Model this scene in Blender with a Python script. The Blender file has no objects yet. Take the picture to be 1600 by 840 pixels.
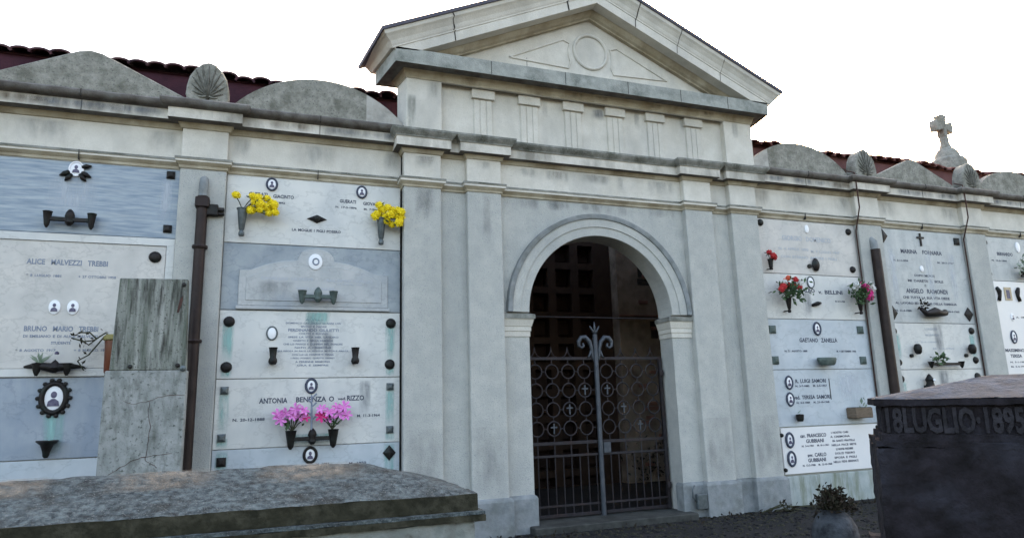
import bpy, bmesh, math, random
from mathutils import Vector, Matrix, noise as mnoise
random.seed(7)
PI = math.pi
sc = bpy.context.scene
COL = sc.collection

# ------------------------------------------------------------------ camera, sky, sun, exposure
cam_d = bpy.data.cameras.new('camera'); cam = bpy.data.objects.new('camera', cam_d); COL.objects.link(cam)
R_ = Vector((0.93935343, -0.34171726, -0.0290595)); U_ = Vector((-0.04072476, -0.19527956, 0.97990172)); W_ = Vector((0.34052406, 0.9192906, 0.19735287))
cam.matrix_world = Matrix(((R_.x, U_.x, -W_.x, 0), (R_.y, U_.y, -W_.y, -8.4), (R_.z, U_.z, -W_.z, 1.55), (0, 0, 0, 1)))
cam_d.sensor_width = 36; cam_d.lens = 1057.9 / 1600 * 36; cam_d.clip_start = 0.05; cam_d.clip_end = 2000
sc.camera = cam
SUN_EL, SUN_AZ = math.radians(24), math.radians(40)      # sun stands behind the wall, a little to the right
world = bpy.data.worlds.new('World'); sc.world = world; world.use_nodes = True
wn = world.node_tree.nodes; wl = world.node_tree.links
sky = wn.new('ShaderNodeTexSky'); sky.sky_type = 'NISHITA'; sky.sun_disc = False
sky.sun_elevation = SUN_EL; sky.sun_rotation = SUN_AZ; sky.air_density = 1.0; sky.dust_density = 5.0; sky.ozone_density = 0.3
haz = wn.new('ShaderNodeMix'); haz.data_type = 'RGBA'; haz.blend_type = 'MULTIPLY'; haz.inputs[0].default_value = 1; haz.inputs[7].default_value = (1.11, 1.0, .90, 1)   # milky white haze in the sky
wl.new(sky.outputs[0], haz.inputs[6]); wl.new(haz.outputs[2], wn['Background'].inputs[0]); wn['Background'].inputs[1].default_value = 0.13
sun_d = bpy.data.lights.new('sun', 'SUN'); sun_d.energy = 3.0; sun_d.angle = math.radians(0.6); sun_d.color = (1, .93, .82)
sun = bpy.data.objects.new('sun', sun_d); COL.objects.link(sun)
sdir = Vector((math.sin(SUN_AZ) * math.cos(SUN_EL), math.cos(SUN_AZ) * math.cos(SUN_EL), math.sin(SUN_EL)))
sun.rotation_euler = sdir.to_track_quat('Z', 'Y').to_euler()
vs = sc.view_settings; vs.view_transform = 'Standard'; vs.look = 'None'; vs.gamma = 1; vs.use_curve_mapping = False
vs.exposure = 2.92

# ------------------------------------------------------------------ materials
MATS = {}
_w = (1.04, .985, .875)
TINT = {'plaster': (1.09, 1.03, .91), 'plinth_stone': (.88, .86, .80), 'white_marble': (.97, .94, .87), 'pale_marble': (.93, .865, .78), 'cool_marble': (.90, .88, .82), 'grey_marble': (1.0, .94, .82), 'slate_marble': (.90, .88, .86), 'blue_marble': (1.0, .96, .86), 'streaked_marble': (.98, .94, .86), 'enamel_white': (.95, .91, .83), 'limestone': (1.34, 1.34, 1.33), 'ochre_stone': (1.25, 1.25, 1.25), 'fascia_stone': (1.4, 1.36, 1.3), 'weathered_stone': (1.3, 1.3, 1.3), 'lichen_stone': (1.12, 1.05, .97)}
def mat(name, c1, c2=None, scale=6, rough=.8, bump=.0, bscale=60, c3=None, c3amt=.5, c3scale=1.5, stretch=(1, 1, 1), c3stretch=(1, 1, 1), metal=0, spec=.3, speck=None, speckscale=90, detail=6, lo=.35, hi=.65):
    m = bpy.data.materials.new(name); m.use_nodes = True; MATS[name] = m
    n = m.node_tree.nodes; l = m.node_tree.links; b = n['Principled BSDF']
    b.inputs['Roughness'].default_value = rough; b.inputs['Metallic'].default_value = metal; b.inputs['Specular IOR Level'].default_value = spec
    g = n.new('ShaderNodeNewGeometry'); oi = n.new('ShaderNodeObjectInfo')
    off = n.new('ShaderNodeVectorMath'); off.operation = 'ADD'
    sh = n.new('ShaderNodeVectorMath'); sh.operation = 'SCALE'; sh.inputs['Scale'].default_value = 0.73
    l.new(g.outputs['Position'], off.inputs[0]); l.new(oi.outputs['Location'], sh.inputs[0]); l.new(sh.outputs[0], off.inputs[1])
    def noise(sc_, st, det=detail):
        mp = n.new('ShaderNodeMapping'); mp.inputs['Scale'].default_value = st; l.new(off.outputs[0], mp.inputs[0])
        t = n.new('ShaderNodeTexNoise'); t.inputs['Scale'].default_value = sc_; t.inputs['Detail'].default_value = det; t.inputs['Roughness'].default_value = .6
        l.new(mp.outputs[0], t.inputs['Vector']); return t.outputs['Fac']
    def ramp(f, a, b_):
        r = n.new('ShaderNodeMapRange'); r.inputs['From Min'].default_value = a; r.inputs['From Max'].default_value = b_; l.new(f, r.inputs['Value']); return r.outputs[0]
    def mix(f, a, b_):
        x = n.new('ShaderNodeMix'); x.data_type = 'RGBA'; l.new(f, x.inputs['Factor'])
        for k, v in ((6, a), (7, b_)):
            if isinstance(v, tuple): x.inputs[k].default_value = (*v, 1)
            else: l.new(v, x.inputs[k])
        return x.outputs[2]
    if name in TINT:
        k = TINT[name]; c1 = tuple(a * b_ for a, b_ in zip(c1, k)); c2 = tuple(a * b_ for a, b_ in zip(c2, k)) if c2 else c2; c3 = tuple(a * b_ for a, b_ in zip(c3, k)) if c3 else c3
    if c2 is None: c2 = tuple(min(1, v * 1.15) for v in c1)
    c = mix(ramp(noise(scale, stretch), lo, hi), c1, c2)
    if c3:
        f = ramp(noise(c3scale, c3stretch, 9), .5 - .02, .5 + .18)
        mu = n.new('ShaderNodeMath'); mu.operation = 'MULTIPLY'; mu.inputs[1].default_value = c3amt; l.new(f, mu.inputs[0])
        c = mix(mu.outputs[0], c, c3)
    if 'marble' in name and name != 'vase_marble' and name != 'streaked_marble':
        vt = noise(2.2, (1, 1, 1.6), 10); ab = n.new('ShaderNodeMath'); ab.operation = 'SUBTRACT'; ab.inputs[1].default_value = .5; l.new(vt, ab.inputs[0])
        a2 = n.new('ShaderNodeMath'); a2.operation = 'ABSOLUTE'; l.new(ab.outputs[0], a2.inputs[0])
        vf = n.new('ShaderNodeMapRange'); vf.inputs['From Min'].default_value = 0; vf.inputs['From Max'].default_value = .018; vf.inputs['To Min'].default_value = .38; vf.inputs['To Max'].default_value = 0; l.new(a2.outputs[0], vf.inputs['Value'])
        c = mix(vf.outputs[0], c, tuple(v * .62 for v in c1))
    if speck:
        c = mix(ramp(noise(speckscale, (1, 1, 1), 3), .58, .7), c, speck)
    l.new(c, b.inputs['Base Color'])
    if bump:
        bp = n.new('ShaderNodeBump'); bp.inputs['Strength'].default_value = bump; bp.inputs['Distance'].default_value = .02
        l.new(noise(bscale, (1, 1, 1), 8), bp.inputs['Height']); l.new(bp.outputs[0], b.inputs['Normal'])
    return m
mat('limestone', (.40, .38, .335), (.47, .45, .405), 4, .85, .25, 50, c3=(.27, .265, .245), c3amt=.55, c3scale=1.6, c3stretch=(1, 1, .45), speck=(.33, .32, .29), speckscale=120)
mat('patch_stone', (.33, .315, .28), (.42, .405, .37), 7, .9, .4, 50, c3=(.2, .2, .18), c3amt=.8, c3scale=4)
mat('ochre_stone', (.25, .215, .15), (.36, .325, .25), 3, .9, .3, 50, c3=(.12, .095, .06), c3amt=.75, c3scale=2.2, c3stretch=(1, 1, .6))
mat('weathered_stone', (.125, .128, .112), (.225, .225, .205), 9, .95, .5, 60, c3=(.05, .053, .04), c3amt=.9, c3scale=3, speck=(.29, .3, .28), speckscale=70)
mat('corona_stone', (.25, .262, .24), (.35, .36, .33), 9, .95, .5, 60, c3=(.10, .115, .10), c3amt=.8, c3scale=3, speck=(.33, .34, .32), speckscale=70)
mat('lichen_stone', (.17, .18, .165), (.27, .28, .265), 14, .95, .6, 45, c3=(.10, .105, .09), c3amt=.8, c3scale=5, speck=(.09, .09, .085), speckscale=55)
mat('gutter_stone_soffit_shade', (.085, .075, .066), (.15, .138, .125), 7, .8, .4, 50, c3=(.19, .19, .18), c3amt=.7, c3scale=4)  # dark gutter stone; also paints the shade on cornice soffits
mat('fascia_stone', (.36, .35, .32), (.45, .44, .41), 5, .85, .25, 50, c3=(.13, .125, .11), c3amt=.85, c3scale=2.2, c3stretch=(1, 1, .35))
mat('plaster', (.35, .375, .40), (.42, .445, .465), 5, .9, .5, 70, c3=(.25, .28, .31), c3amt=.4, c3scale=1.2, c3stretch=(1, 1, .3), speck=(.24, .26, .275), speckscale=75)
mat('plinth_stone', (.21, .235, .26), (.30, .325, .35), 8, .9, .4, 60, c3=(.12, .13, .125), c3amt=.7, c3scale=3)
mat('green_stone', (.30, .34, .33), (.40, .43, .42), 5, .85, .2, 60, c3=(.15, .17, .11), c3amt=.9, c3scale=3, c3stretch=(3, 3, .5))
mat('white_marble', (.55, .575, .60), (.63, .645, .66), 3, .42, .03, 60, c3=(.43, .46, .50), c3amt=.6, c3scale=2.0, c3stretch=(1, 1, .5), spec=.4)
mat('pale_marble', (.51, .535, .56), (.60, .615, .63), 3, .45, .03, 60, c3=(.42, .44, .46), c3amt=.6, c3scale=2.5, spec=.4)
mat('tablet_marble', (.36, .375, .375), (.45, .455, .45), 4, .45, .03, 60, c3=(.27, .30, .33), c3amt=.7, c3scale=2.5)
mat('cool_marble', (.45, .515, .60), (.54, .595, .67), 3, .4, .03, 60, c3=(.39, .44, .51), c3amt=.6, c3scale=2.2, spec=.4)
mat('grey_marble', (.37, .42, .485), (.45, .495, .555), 4, .4, .03, 60, c3=(.31, .35, .41), c3amt=.6, c3scale=2.5, c3stretch=(2, 1, .4), spec=.4)
mat('streaked_marble', (.155, .215, .305), (.31, .375, .46), 5, .35, .03, 60, c3=(.40, .45, .50), c3amt=.5, c3scale=3, stretch=(.7, 1, 7), c3stretch=(.6, 1, 9), spec=.45, detail=9)
mat('blue_marble', (.195, .24, .31), (.29, .335, .395), 3, .4, .03, 60, c3=(.36, .41, .48), c3amt=.6, c3scale=2.6, spec=.45)
mat('slate_marble', (.25, .305, .375), (.33, .38, .44), 3, .4, .03, 60, c3=(.21, .27, .36), c3amt=.7, c3scale=2, c3stretch=(2, 1, .4), spec=.45)
mat('enamel_white', (.70, .73, .80), (.76, .78, .84), 2, .3, 0, spec=.5)
mat('bronze', (.011, .0095, .0095), (.022, .018, .017), 20, .5, .2, 80, metal=.4, c3=(.02, .04, .034), c3amt=.4, c3scale=9)
mat('green_bronze', (.06, .085, .08), (.10, .13, .12), 20, .55, .2, 80, metal=.3)
mat('pewter', (.075, .09, .095), (.12, .14, .145), 20, .45, .1, 80, metal=.4)
mat('copper_pipe', (.014, .0085, .008), (.026, .016, .014), 6, .5, .1, 60, metal=.3, c3=(.04, .03, .025), c3amt=.4, c3scale=4)
mat('rust', (.04, .020, .017), (.07, .035, .028), 12, .8, .2, 60)
mat('wrought_iron', (.018, .016, .019), (.032, .029, .033), 15, .55, .2, 80, metal=.3, c3=(.04, .024, .02), c3amt=.6, c3scale=8)
mat('iron_post', (.05, .058, .07), (.075, .083, .095), 12, .5, .15, 80, metal=.3)
mat('porcelain', (.72, .73, .76), (.78, .79, .8), 3, .25, 0, spec=.5)
mat('photo_ink', (.05, .045, .09), (.13, .12, .18), 30, .4, 0)
mat('letter_dark', (.035, .045, .075), (.06, .07, .10), 20, .6, 0)
mat('letter_grey', (.16, .19, .25), (.24, .27, .33), 20, .6, 0)
mat('letter_faint', (.36, .39, .43), (.42, .44, .47), 20, .6, 0)
mat('maroon_board', (.028, .006, .014), (.048, .012, .021), 4, .8, .2, 40)
mat('red_tile_glare', (.10, .035, .033), (.17, .07, .06), 9, .85, .4, 40, c3=(.2, .12, .1), c3amt=.4, c3scale=6)  # right-hand tiles, colour lightened to stand in for haze and back glare
mat('red_board_glare', (.09, .035, .035), (.13, .055, .05), 4, .8, .2, 40)  # board under those tiles, glare put into its lighter colour
mat('roof_tile', (.02, .008, .014), (.06, .022, .028), 9, .85, .4, 40, c3=(.11, .06, .055), c3amt=.7, c3scale=5)
mat('slate_sheet', (.065, .062, .085), (.09, .085, .11), 6, .6, .1, 40)
mat('dark_mortar', (.03, .028, .026), (.05, .045, .04), 30, .95, 0)
mat('cracked_concrete', (.21, .225, .215), (.31, .32, .31), 6, .9, .4, 60, c3=(.10, .108, .095), c3amt=.9, c3scale=6, c3stretch=(2, 1, .7), speck=(.085, .095, .085), speckscale=30)
mat('mossy_board', (.085, .10, .078), (.30, .31, .285), 6, .9, .5, 60, c3=(.028, .027, .023), c3amt=.95, c3scale=6, stretch=(2.4, 1, .16), c3stretch=(3.2, 1, .4), detail=9, speck=(.07, .075, .06), speckscale=50)
mat('lid_stone', (.022, .029, .033), (.125, .152, .155), 26, .95, 1.0, 55, c3=(.022, .022, .019), c3amt=.85, c3scale=9, speck=(.21, .22, .21), speckscale=115, c3stretch=(.6, 1, 1))
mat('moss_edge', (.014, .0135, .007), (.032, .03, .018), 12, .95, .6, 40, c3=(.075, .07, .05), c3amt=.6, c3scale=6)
mat('lid_plaster', (.42, .37, .29), (.5, .45, .37), 12, .95, .5, 40)
mat('pale_ledge', (.17, .185, .17), (.28, .29, .265), 12, .9, .7, 30, c3=(.05, .045, .035), c3amt=.9, c3scale=6)
mat('sooty_stone', (.005, .0038, .0048), (.017, .014, .018), 9, .95, 1.0, 18, c3=(.030, .030, .040), c3amt=.7, c3scale=3.5)
mat('soot_letter', (.012, .011, .013), (.03, .028, .034), 9, .9, .5, 35)
mat('sooty_lid', (.020, .029, .044), (.058, .082, .115), 16, .9, .7, 35, c3=(.04, .042, .05), c3amt=.6, c3scale=5, stretch=(.6, .6, 2))
mat('asphalt', (.006, .006, .0068), (.0125, .0125, .0138), 30, .95, .6, 120, c3=(.026, .023, .024), c3amt=.6, c3scale=1.2)
mat('earth', (.022, .022, .016), (.04, .038, .026), 10, .95, .6, 60)
mat('kerb_stone', (.035, .037, .034), (.06, .062, .057), 9, .9, .5, 50, c3=(.02, .02, .017), c3amt=.8, c3scale=3)
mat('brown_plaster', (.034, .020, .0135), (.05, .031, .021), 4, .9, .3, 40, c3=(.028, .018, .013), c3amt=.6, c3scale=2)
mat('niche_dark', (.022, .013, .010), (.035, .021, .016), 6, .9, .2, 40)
mat('old_plaster', (.19, .155, .12), (.28, .235, .19), 3, .9, .4, 40, c3=(.09, .06, .045), c3amt=.8, c3scale=2.0)
mat('old_brick', (.15, .075, .06), (.22, .12, .09), 7, .9, .4, 40)
mat('leaf_green', (.035, .07, .03), (.07, .12, .05), 15, .6, 0)
mat('leaf_pale', (.16, .22, .16), (.28, .33, .26), 15, .6, 0)
mat('stem_dark', (.03, .035, .02), (.06, .06, .035), 15, .8, 0)
mat('dry_leaf', (.011, .008, .005), (.03, .021, .013), 15, .9, 0, c3=(.03, .04, .016), c3amt=.5, c3scale=12)
mat('yellow_petal', (.84, .66, .012), (.92, .78, .03), 30, .6, 0)
mat('pink_petal', (.62, .16, .50), (.74, .32, .64), 30, .6, 0)
mat('magenta_petal', (.62, .03, .22), (.75, .08, .33), 30, .6, 0)
mat('red_petal', (.45, .025, .035), (.6, .06, .06), 30, .6, 0)
mat('orange_petal', (.7, .12, .06), (.75, .2, .12), 30, .6, 0)
mat('white_petal', (.68, .68, .66), (.75, .75, .74), 30, .6, 0)
mat('amber_pot', (.09, .024, .011), (.14, .04, .018), 8, .35, 0, spec=.5)
mat('olive_rim', (.16, .14, .04), (.23, .2, .07), 8, .5, 0)
mat('wood_box', (.10, .075, .05), (.17, .13, .095), 12, .8, .3, 60, stretch=(1, 1, 5))
mat('vase_marble', (.016, .018, .022), (.07, .078, .088), 9, .85, .8, 30, c3=(.06, .065, .07), c3amt=.7, c3scale=6, c3stretch=(2, 2, .5))
mat('icon_gold', (.35, .27, .16), (.5, .42, .3), 30, .5, 0)
def stain_mat(name, color, amt, stretch):
    m = bpy.data.materials.new(name); m.use_nodes = True; MATS[name] = m
    n = m.node_tree.nodes; l = m.node_tree.links; b = n['Principled BSDF']
    b.inputs['Base Color'].default_value = (*color, 1); b.inputs['Roughness'].default_value = .6
    g = n.new('ShaderNodeNewGeometry'); mp = n.new('ShaderNodeMapping'); mp.inputs['Scale'].default_value = stretch
    t = n.new('ShaderNodeTexNoise'); t.inputs['Scale'].default_value = 4; t.inputs['Detail'].default_value = 5; t.inputs['Roughness'].default_value = .55
    at = n.new('ShaderNodeAttribute'); at.attribute_name = 'fade'
    l.new(g.outputs['Position'], mp.inputs[0]); l.new(mp.outputs[0], t.inputs['Vector'])
    r = n.new('ShaderNodeMapRange'); r.inputs['From Min'].default_value = .28; r.inputs['From Max'].default_value = .78; r.inputs['To Max'].default_value = amt
    l.new(t.outputs['Fac'], r.inputs['Value'])
    mu = n.new('ShaderNodeMath'); mu.operation = 'MULTIPLY'; l.new(r.outputs[0], mu.inputs[0]); l.new(at.outputs['Fac'], mu.inputs[1])
    l.new(mu.outputs[0], b.inputs['Alpha'])
stain_mat('verdigris', (.27, .50, .47), 1.05, (3, 1, .5))
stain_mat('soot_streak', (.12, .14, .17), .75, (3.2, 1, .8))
stain_mat('dirt_wash', (.17, .18, .18), .42, (2.2, 1, .7))
stain_mat('mortar_smear', (.24, .20, .15), 1.0, (3.5, 3.5, 1))
stain_mat('bleached_streak', (.60, .64, .69), .7, (3, 1, .5))
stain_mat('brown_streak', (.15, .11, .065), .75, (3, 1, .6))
stain_mat('moss_streak', (.12, .145, .12), .8, (3, 1, .8))

# ------------------------------------------------------------------ mesh builder
class MB:
    def __init__(s): s.v = []; s.f = []; s.m = []
    def add(s, verts, faces, mi=0):
        o = len(s.v); s.v += [tuple(p) for p in verts]; s.f += [tuple(i + o for i in f) for f in faces]; s.m += [mi] * len(faces); return s
    def box(s, x0, x1, y0, y1, z0, z1, mi=0):
        return s.add([(x0, y0, z0), (x1, y0, z0), (x1, y1, z0), (x0, y1, z0), (x0, y0, z1), (x1, y0, z1), (x1, y1, z1), (x0, y1, z1)],
                     [(0, 3, 2, 1), (4, 5, 6, 7), (0, 1, 5, 4), (1, 2, 6, 5), (2, 3, 7, 6), (3, 0, 4, 7)], mi)
    def prism(s, poly, y0, y1, mi=0):                       # polygon in XZ (counter-clockwise seen from -Y), y0 front
        n = len(poly)
        return s.add([(x, y0, z) for x, z in poly] + [(x, y1, z) for x, z in poly],
                     [tuple(range(n)), tuple(range(2 * n - 1, n - 1, -1))] + [(i, n + i, n + (i + 1) % n, (i + 1) % n) for i in range(n)], mi)
    def hprism(s, poly, z0, z1, mi=0):                      # polygon in XY
        n = len(poly)
        return s.add([(x, y, z0) for x, y in poly] + [(x, y, z1) for x, y in poly],
                     [tuple(range(n - 1, -1, -1)), tuple(range(n, 2 * n))] + [(i, (i + 1) % n, n + (i + 1) % n, n + i) for i in range(n)], mi)
    def sweep(s, path, prof, mis=None, closed_ends=True):   # plan path, profile (out, z) offset to the right-hand (-Y) side
        P = [Vector(p) for p in path]; n = len(P); k = len(prof); off = []
        for i in range(n):
            ns = []
            if i > 0: d = (P[i] - P[i - 1]).normalized(); ns.append(Vector((d.y, -d.x)))
            if i < n - 1: d = (P[i + 1] - P[i]).normalized(); ns.append(Vector((d.y, -d.x)))
            o = ns[0] if len(ns) == 1 else (ns[0] + ns[1]) / (1 + ns[0].dot(ns[1])); off.append(o)
        vs_ = [(P[i].x + off[i].x * o, P[i].y + off[i].y * o, z) for i in range(n) for o, z in prof]
        for j in range(k - 1):
            s.add([], [])
        base = len(s.v); s.v += vs_
        for i in range(n - 1):
            for j in range(k - 1):
                s.f.append((base + i * k + j, base + (i + 1) * k + j, base + (i + 1) * k + j + 1, base + i * k + j + 1)); s.m.append(mis[j] if mis else 0)
        if closed_ends:
            s.f.append(tuple(base + j for j in range(k))); s.m.append(mis[0] if mis else 0)
            s.f.append(tuple(base + (n - 1) * k + j for j in range(k - 1, -1, -1))); s.m.append(mis[0] if mis else 0)
        return s
    def tube(s, pts, r, seg=8, mi=0, cap=True):
        P = [Vector(p) for p in pts]; n = len(P); rs = r if isinstance(r, (list, tuple)) else [r] * n
        base = len(s.v); up = Vector((0, 0, 1)); prev = None
        for i in range(n):
            d = (P[min(i + 1, n - 1)] - P[max(i - 1, 0)]).normalized()
            a = prev if prev else (up if abs(d.z) < .9 else Vector((1, 0, 0)))
            b = d.cross(a).normalized(); a = b.cross(d).normalized(); prev = a
            s.v += [tuple(P[i] + (a * math.cos(t) + b * math.sin(t)) * rs[i]) for t in [2 * PI * q / seg for q in range(seg)]]
        for i in range(n - 1):
            for q in range(seg):
                s.f.append((base + i * seg + q, base + i * seg + (q + 1) % seg, base + (i + 1) * seg + (q + 1) % seg, base + (i + 1) * seg + q)); s.m.append(mi)
        if cap:
            s.f.append(tuple(base + q for q in range(seg - 1, -1, -1))); s.m.append(mi)
            s.f.append(tuple(base + (n - 1) * seg + q for q in range(seg))); s.m.append(mi)
        return s
    def lathe(s, c, prof, axis='z', seg=20, mi=0, sx=1, sz=1, ph=0):   # prof (r, h); axis z up, or y = out of the wall towards -Y
        base = len(s.v); k = len(prof)
        for r, h in prof:
            for q in range(seg):
                t = 2 * PI * q / seg + ph
                if axis == 'z': s.v.append((c[0] + r * math.cos(t) * sx, c[1] + r * math.sin(t) * sz, c[2] + h))
                else: s.v.append((c[0] + r * math.cos(t) * sx, c[1] - h, c[2] + r * math.sin(t) * sz))
        for j in range(k - 1):
            for q in range(seg):
                s.f.append((base + j * seg + q, base + j * seg + (q + 1) % seg, base + (j + 1) * seg + (q + 1) % seg, base + (j + 1) * seg + q)); s.m.append(mi)
        if prof[0][0] > 1e-5: s.f.append(tuple(base + q for q in range(seg - 1, -1, -1))); s.m.append(mi)
        if prof[-1][0] > 1e-5: s.f.append(tuple(base + (k - 1) * seg + q for q in range(seg))); s.m.append(mi)
        return s
    def ring(s, c, R, r, seg=20, tseg=6, mi=0, sx=1, sz=1):
        pts = [(c[0] + R * math.cos(2 * PI * q / seg) * sx, c[1], c[2] + R * math.sin(2 * PI * q / seg) * sz) for q in range(seg + 1)]
        base = len(s.v)
        for q in range(seg):
            t = 2 * PI * q / seg; o = Vector((math.cos(t) * sx, 0, math.sin(t) * sz)).normalized()
            for u in range(tseg):
                w = 2 * PI * u / tseg; p = Vector(pts[q]) + o * r * math.cos(w) + Vector((0, -r * math.sin(w), 0)); s.v.append(tuple(p))
        for q in range(seg):
            for u in range(tseg):
                s.f.append((base + q * tseg + u, base + q * tseg + (u + 1) % tseg, base + ((q + 1) % seg) * tseg + (u + 1) % tseg, base + ((q + 1) % seg) * tseg + u)); s.m.append(mi)
        return s
    def quad(s, a, b, c, d, mi=0): return s.add([a, b, c, d], [(0, 1, 2, 3)], mi)
    def build(s, name, mats, parent=None, bevel=0, smooth=False, noise=0, fix=True, fade=None, rough=None):
        me = bpy.data.meshes.new(name)
        o = bpy.data.objects.new(name, me); COL.objects.link(o)
        org = Vector((0, 0, 0)); M = None
        if parent is not None:
            o.parent = parent; r = parent
            while r is not None:
                org += Vector(r.location); r = r.parent
        me.from_pydata([tuple(Vector(p) - org) for p in s.v], [], s.f)
        if not isinstance(mats, (list, tuple)): mats = [mats]
        for x in mats: me.materials.append(MATS[x])
        me.polygons.foreach_set('material_index', s.m)
        if bevel or fix or noise or rough:
            bm = bmesh.new(); bm.from_mesh(me); bmesh.ops.remove_doubles(bm, verts=bm.verts, dist=1e-5)
            if fix: bmesh.ops.recalc_face_normals(bm, faces=bm.faces)
            if bevel:
                es = [e for e in bm.edges if len(e.link_faces) == 2 and e.calc_face_angle(0) > .6]
                try: bmesh.ops.bevel(bm, geom=es, offset=bevel, segments=1, affect='EDGES', clamp_overlap=True)
                except Exception: pass
            if rough:                                        # break straight edges: subdivide and push about with smooth noise
                ln, amp, fr_q = rough
                for _ in range(6):
                    es = [e for e in bm.edges if e.calc_length() > ln]
                    if not es: break
                    bmesh.ops.subdivide_edges(bm, edges=es, cuts=1, use_grid_fill=True)
                bmesh.ops.triangulate(bm, faces=[f_ for f_ in bm.faces if len(f_.verts) > 4])
                for v in bm.verts:
                    p = (v.co + org) * fr_q; v.co += (mnoise.noise_vector(p) + .5 * mnoise.noise_vector(p * 2.7)) * amp
            if noise:
                for v in bm.verts: v.co += Vector((random.uniform(-1, 1), random.uniform(-1, 1), random.uniform(-1, 1))) * noise
            bm.to_mesh(me); bm.free()
        if fade is not None:
            a = me.attributes.new('fade', 'FLOAT', 'POINT')
            for i, v in enumerate(me.vertices): a.data[i].value = fade(v.co + org)
        if smooth:
            for p in me.polygons: p.use_smooth = True
            if smooth != 'all':
                try: me.set_sharp_from_angle(angle=math.radians(40))
                except Exception: pass
        return o
def tag(o, label, cat, group=None, kind=None):
    o['label'] = label; o['category'] = cat
    if group: o['group'] = group
    o['kind'] = kind or 'thing'
    return o
def thing(name, label, cat, loc, group=None):
    o = bpy.data.objects.new(name, None); COL.objects.link(o); o.location = loc; o.empty_display_size = .1
    return tag(o, label, cat, group)
def structure(o): o['kind'] = 'structure'; return o
_tc = {}
def text_mesh(txt, bold):
    k = (txt, bold)
    if k not in _tc:
        cu = bpy.data.curves.new('tmp', 'FONT'); cu.body = txt; cu.size = 1; cu.offset = bold; cu.resolution_u = 2; cu.extrude = .02; cu.space_word = 1.5
        ob = bpy.data.objects.new('tmp', cu); COL.objects.link(ob)
        dg = bpy.context.evaluated_depsgraph_get(); me = ob.evaluated_get(dg).to_mesh()
        vv = [v.co.copy() for v in me.vertices]; ff = [tuple(p.vertices) for p in me.polygons]
        ob.evaluated_get(dg).to_mesh_clear(); bpy.data.objects.remove(ob); bpy.data.curves.remove(cu); _tc[k] = (vv, ff)
    return _tc[k]
def put_text(mb, txt, xc, zc, w, h, y, mi=0, bold=.012, depth=.0015, slant=0, rot=0):
    vv, ff = text_mesh(txt, bold)
    xs = [v.x for v in vv]; ys = [v.y for v in vv]; x0, x1, y0, y1 = min(xs), max(xs), min(ys), max(ys)
    hh = h / max(1e-6, y1 - y0); ww = w / (x1 - x0)
    ca, sa = math.cos(rot), math.sin(rot); out = []
    for v in vv:
        a = (v.x - (x0 + x1) / 2) * ww; b = (v.y - (y0 + y1) / 2) * hh
        out.append((xc + a * ca - b * sa, y - (depth if v.z > 0 else 0) , zc + a * sa + b * ca))
    mb.add(out, ff, mi)

# ------------------------------------------------------------------ the ground
g = MB()
g.quad((-300, -300, -.03), (300, -300, -.03), (300, 300, -.03), (-300, 300, -.03)); structure(g.build('ground', 'earth', fix=False))
g = MB(); g.quad((-30, -2.7, -.012), (40, -2.7, -.012), (40, 4.2, -.012), (-30, 4.2, -.012)); structure(g.build('path', 'asphalt', fix=False))
g = MB(); g.box(5.75, 24, -2.82, -2.70, -.1, .045); structure(g.build('kerb', 'kerb_stone', bevel=.01))

# ------------------------------------------------------------------ the gateway
CX = 4.37
gw = thing('gateway', 'tall pale stone gateway with round arch, pilasters and triangular pediment', 'gateway', (CX, 0, 0))
YW, YP, YB = -.09, -.19, .23
AX0, AX1, ZS = 3.293, 5.49, 2.755
ac = (AX0 + AX1) / 2; ar = (AX1 - AX0) / 2
N = 40
arc = [(ac - ar * math.cos(PI * i / N), ZS + ar * math.sin(PI * i / N)) for i in range(N + 1)]
w = MB(); zt = 5.04
def wallface(y):
    w.add([(1.64, y, 0), (AX0, y, 0), (AX0, y, ZS), (1.64, y, ZS)], [(0, 1, 2, 3)]); w.add([(AX1, y, 0), (7.11, y, 0), (7.11, y, ZS), (AX1, y, ZS)], [(0, 1, 2, 3)])
    w.add([(1.64, y, ZS), (AX0, y, ZS), (AX0, y, zt), (1.64, y, zt)], [(0, 1, 2, 3)]); w.add([(AX1, y, ZS), (7.11, y, ZS), (7.11, y, zt), (AX1, y, zt)], [(0, 1, 2, 3)])
    for i in range(N):
        (xa, za), (xb, zb) = arc[i], arc[i + 1]
        w.add([(xa, y, za), (xb, y, zb), (xb, y, zt), (xa, y, zt)], [(0, 1, 2, 3)])
wallface(YW); wallface(YB)
loop = [(AX0, 0)] + arc + [(AX1, 0)]
for i in range(len(loop) - 1):
    (xa, za), (xb, zb) = loop[i], loop[i + 1]
    w.add([(xa, YW, za), (xb, YW, zb), (xb, YB, zb), (xa, YB, za)], [(0, 1, 2, 3)])
for x in (1.64, 7.11): w.quad((x, YW, 0), (x, YB, 0), (x, YB, zt), (x, YW, zt))
w.build('wall', 'plaster', gw)
PIL = [(1.605, 2.09), (2.446, 2.92), (5.82, 6.30), (6.645, 7.135)]
for a, b in PIL:
    p = MB().box(a, b, YP, YW + .02, .40, 4.40).build('pilaster', 'plaster', gw, bevel=.008)
    MB().box(a, b, YP, YW + .02, 4.402, 5.04).build('frieze_block', 'limestone', p, bevel=.006)
fr = MB()                                                    # frieze fields between the blocks, one sheet proud of the wall
for a, b in ((2.09, 2.446), (2.92, 5.82), (6.30, 6.645)): fr.box(a + .001, b - .001, YW - .006, YW + .01, 4.40, 5.03)
fr.build('frieze', 'limestone', gw)
def portal_path(back=.0):
    p = [(1.605, back)]
    for i, (a, b) in enumerate(PIL):
        p += [(a, YP), (b, YP)]
        if i < 3: p += [(b, YW - .006), (PIL[i + 1][0], YW - .006)]
    return p + [(7.135, back)]
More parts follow.
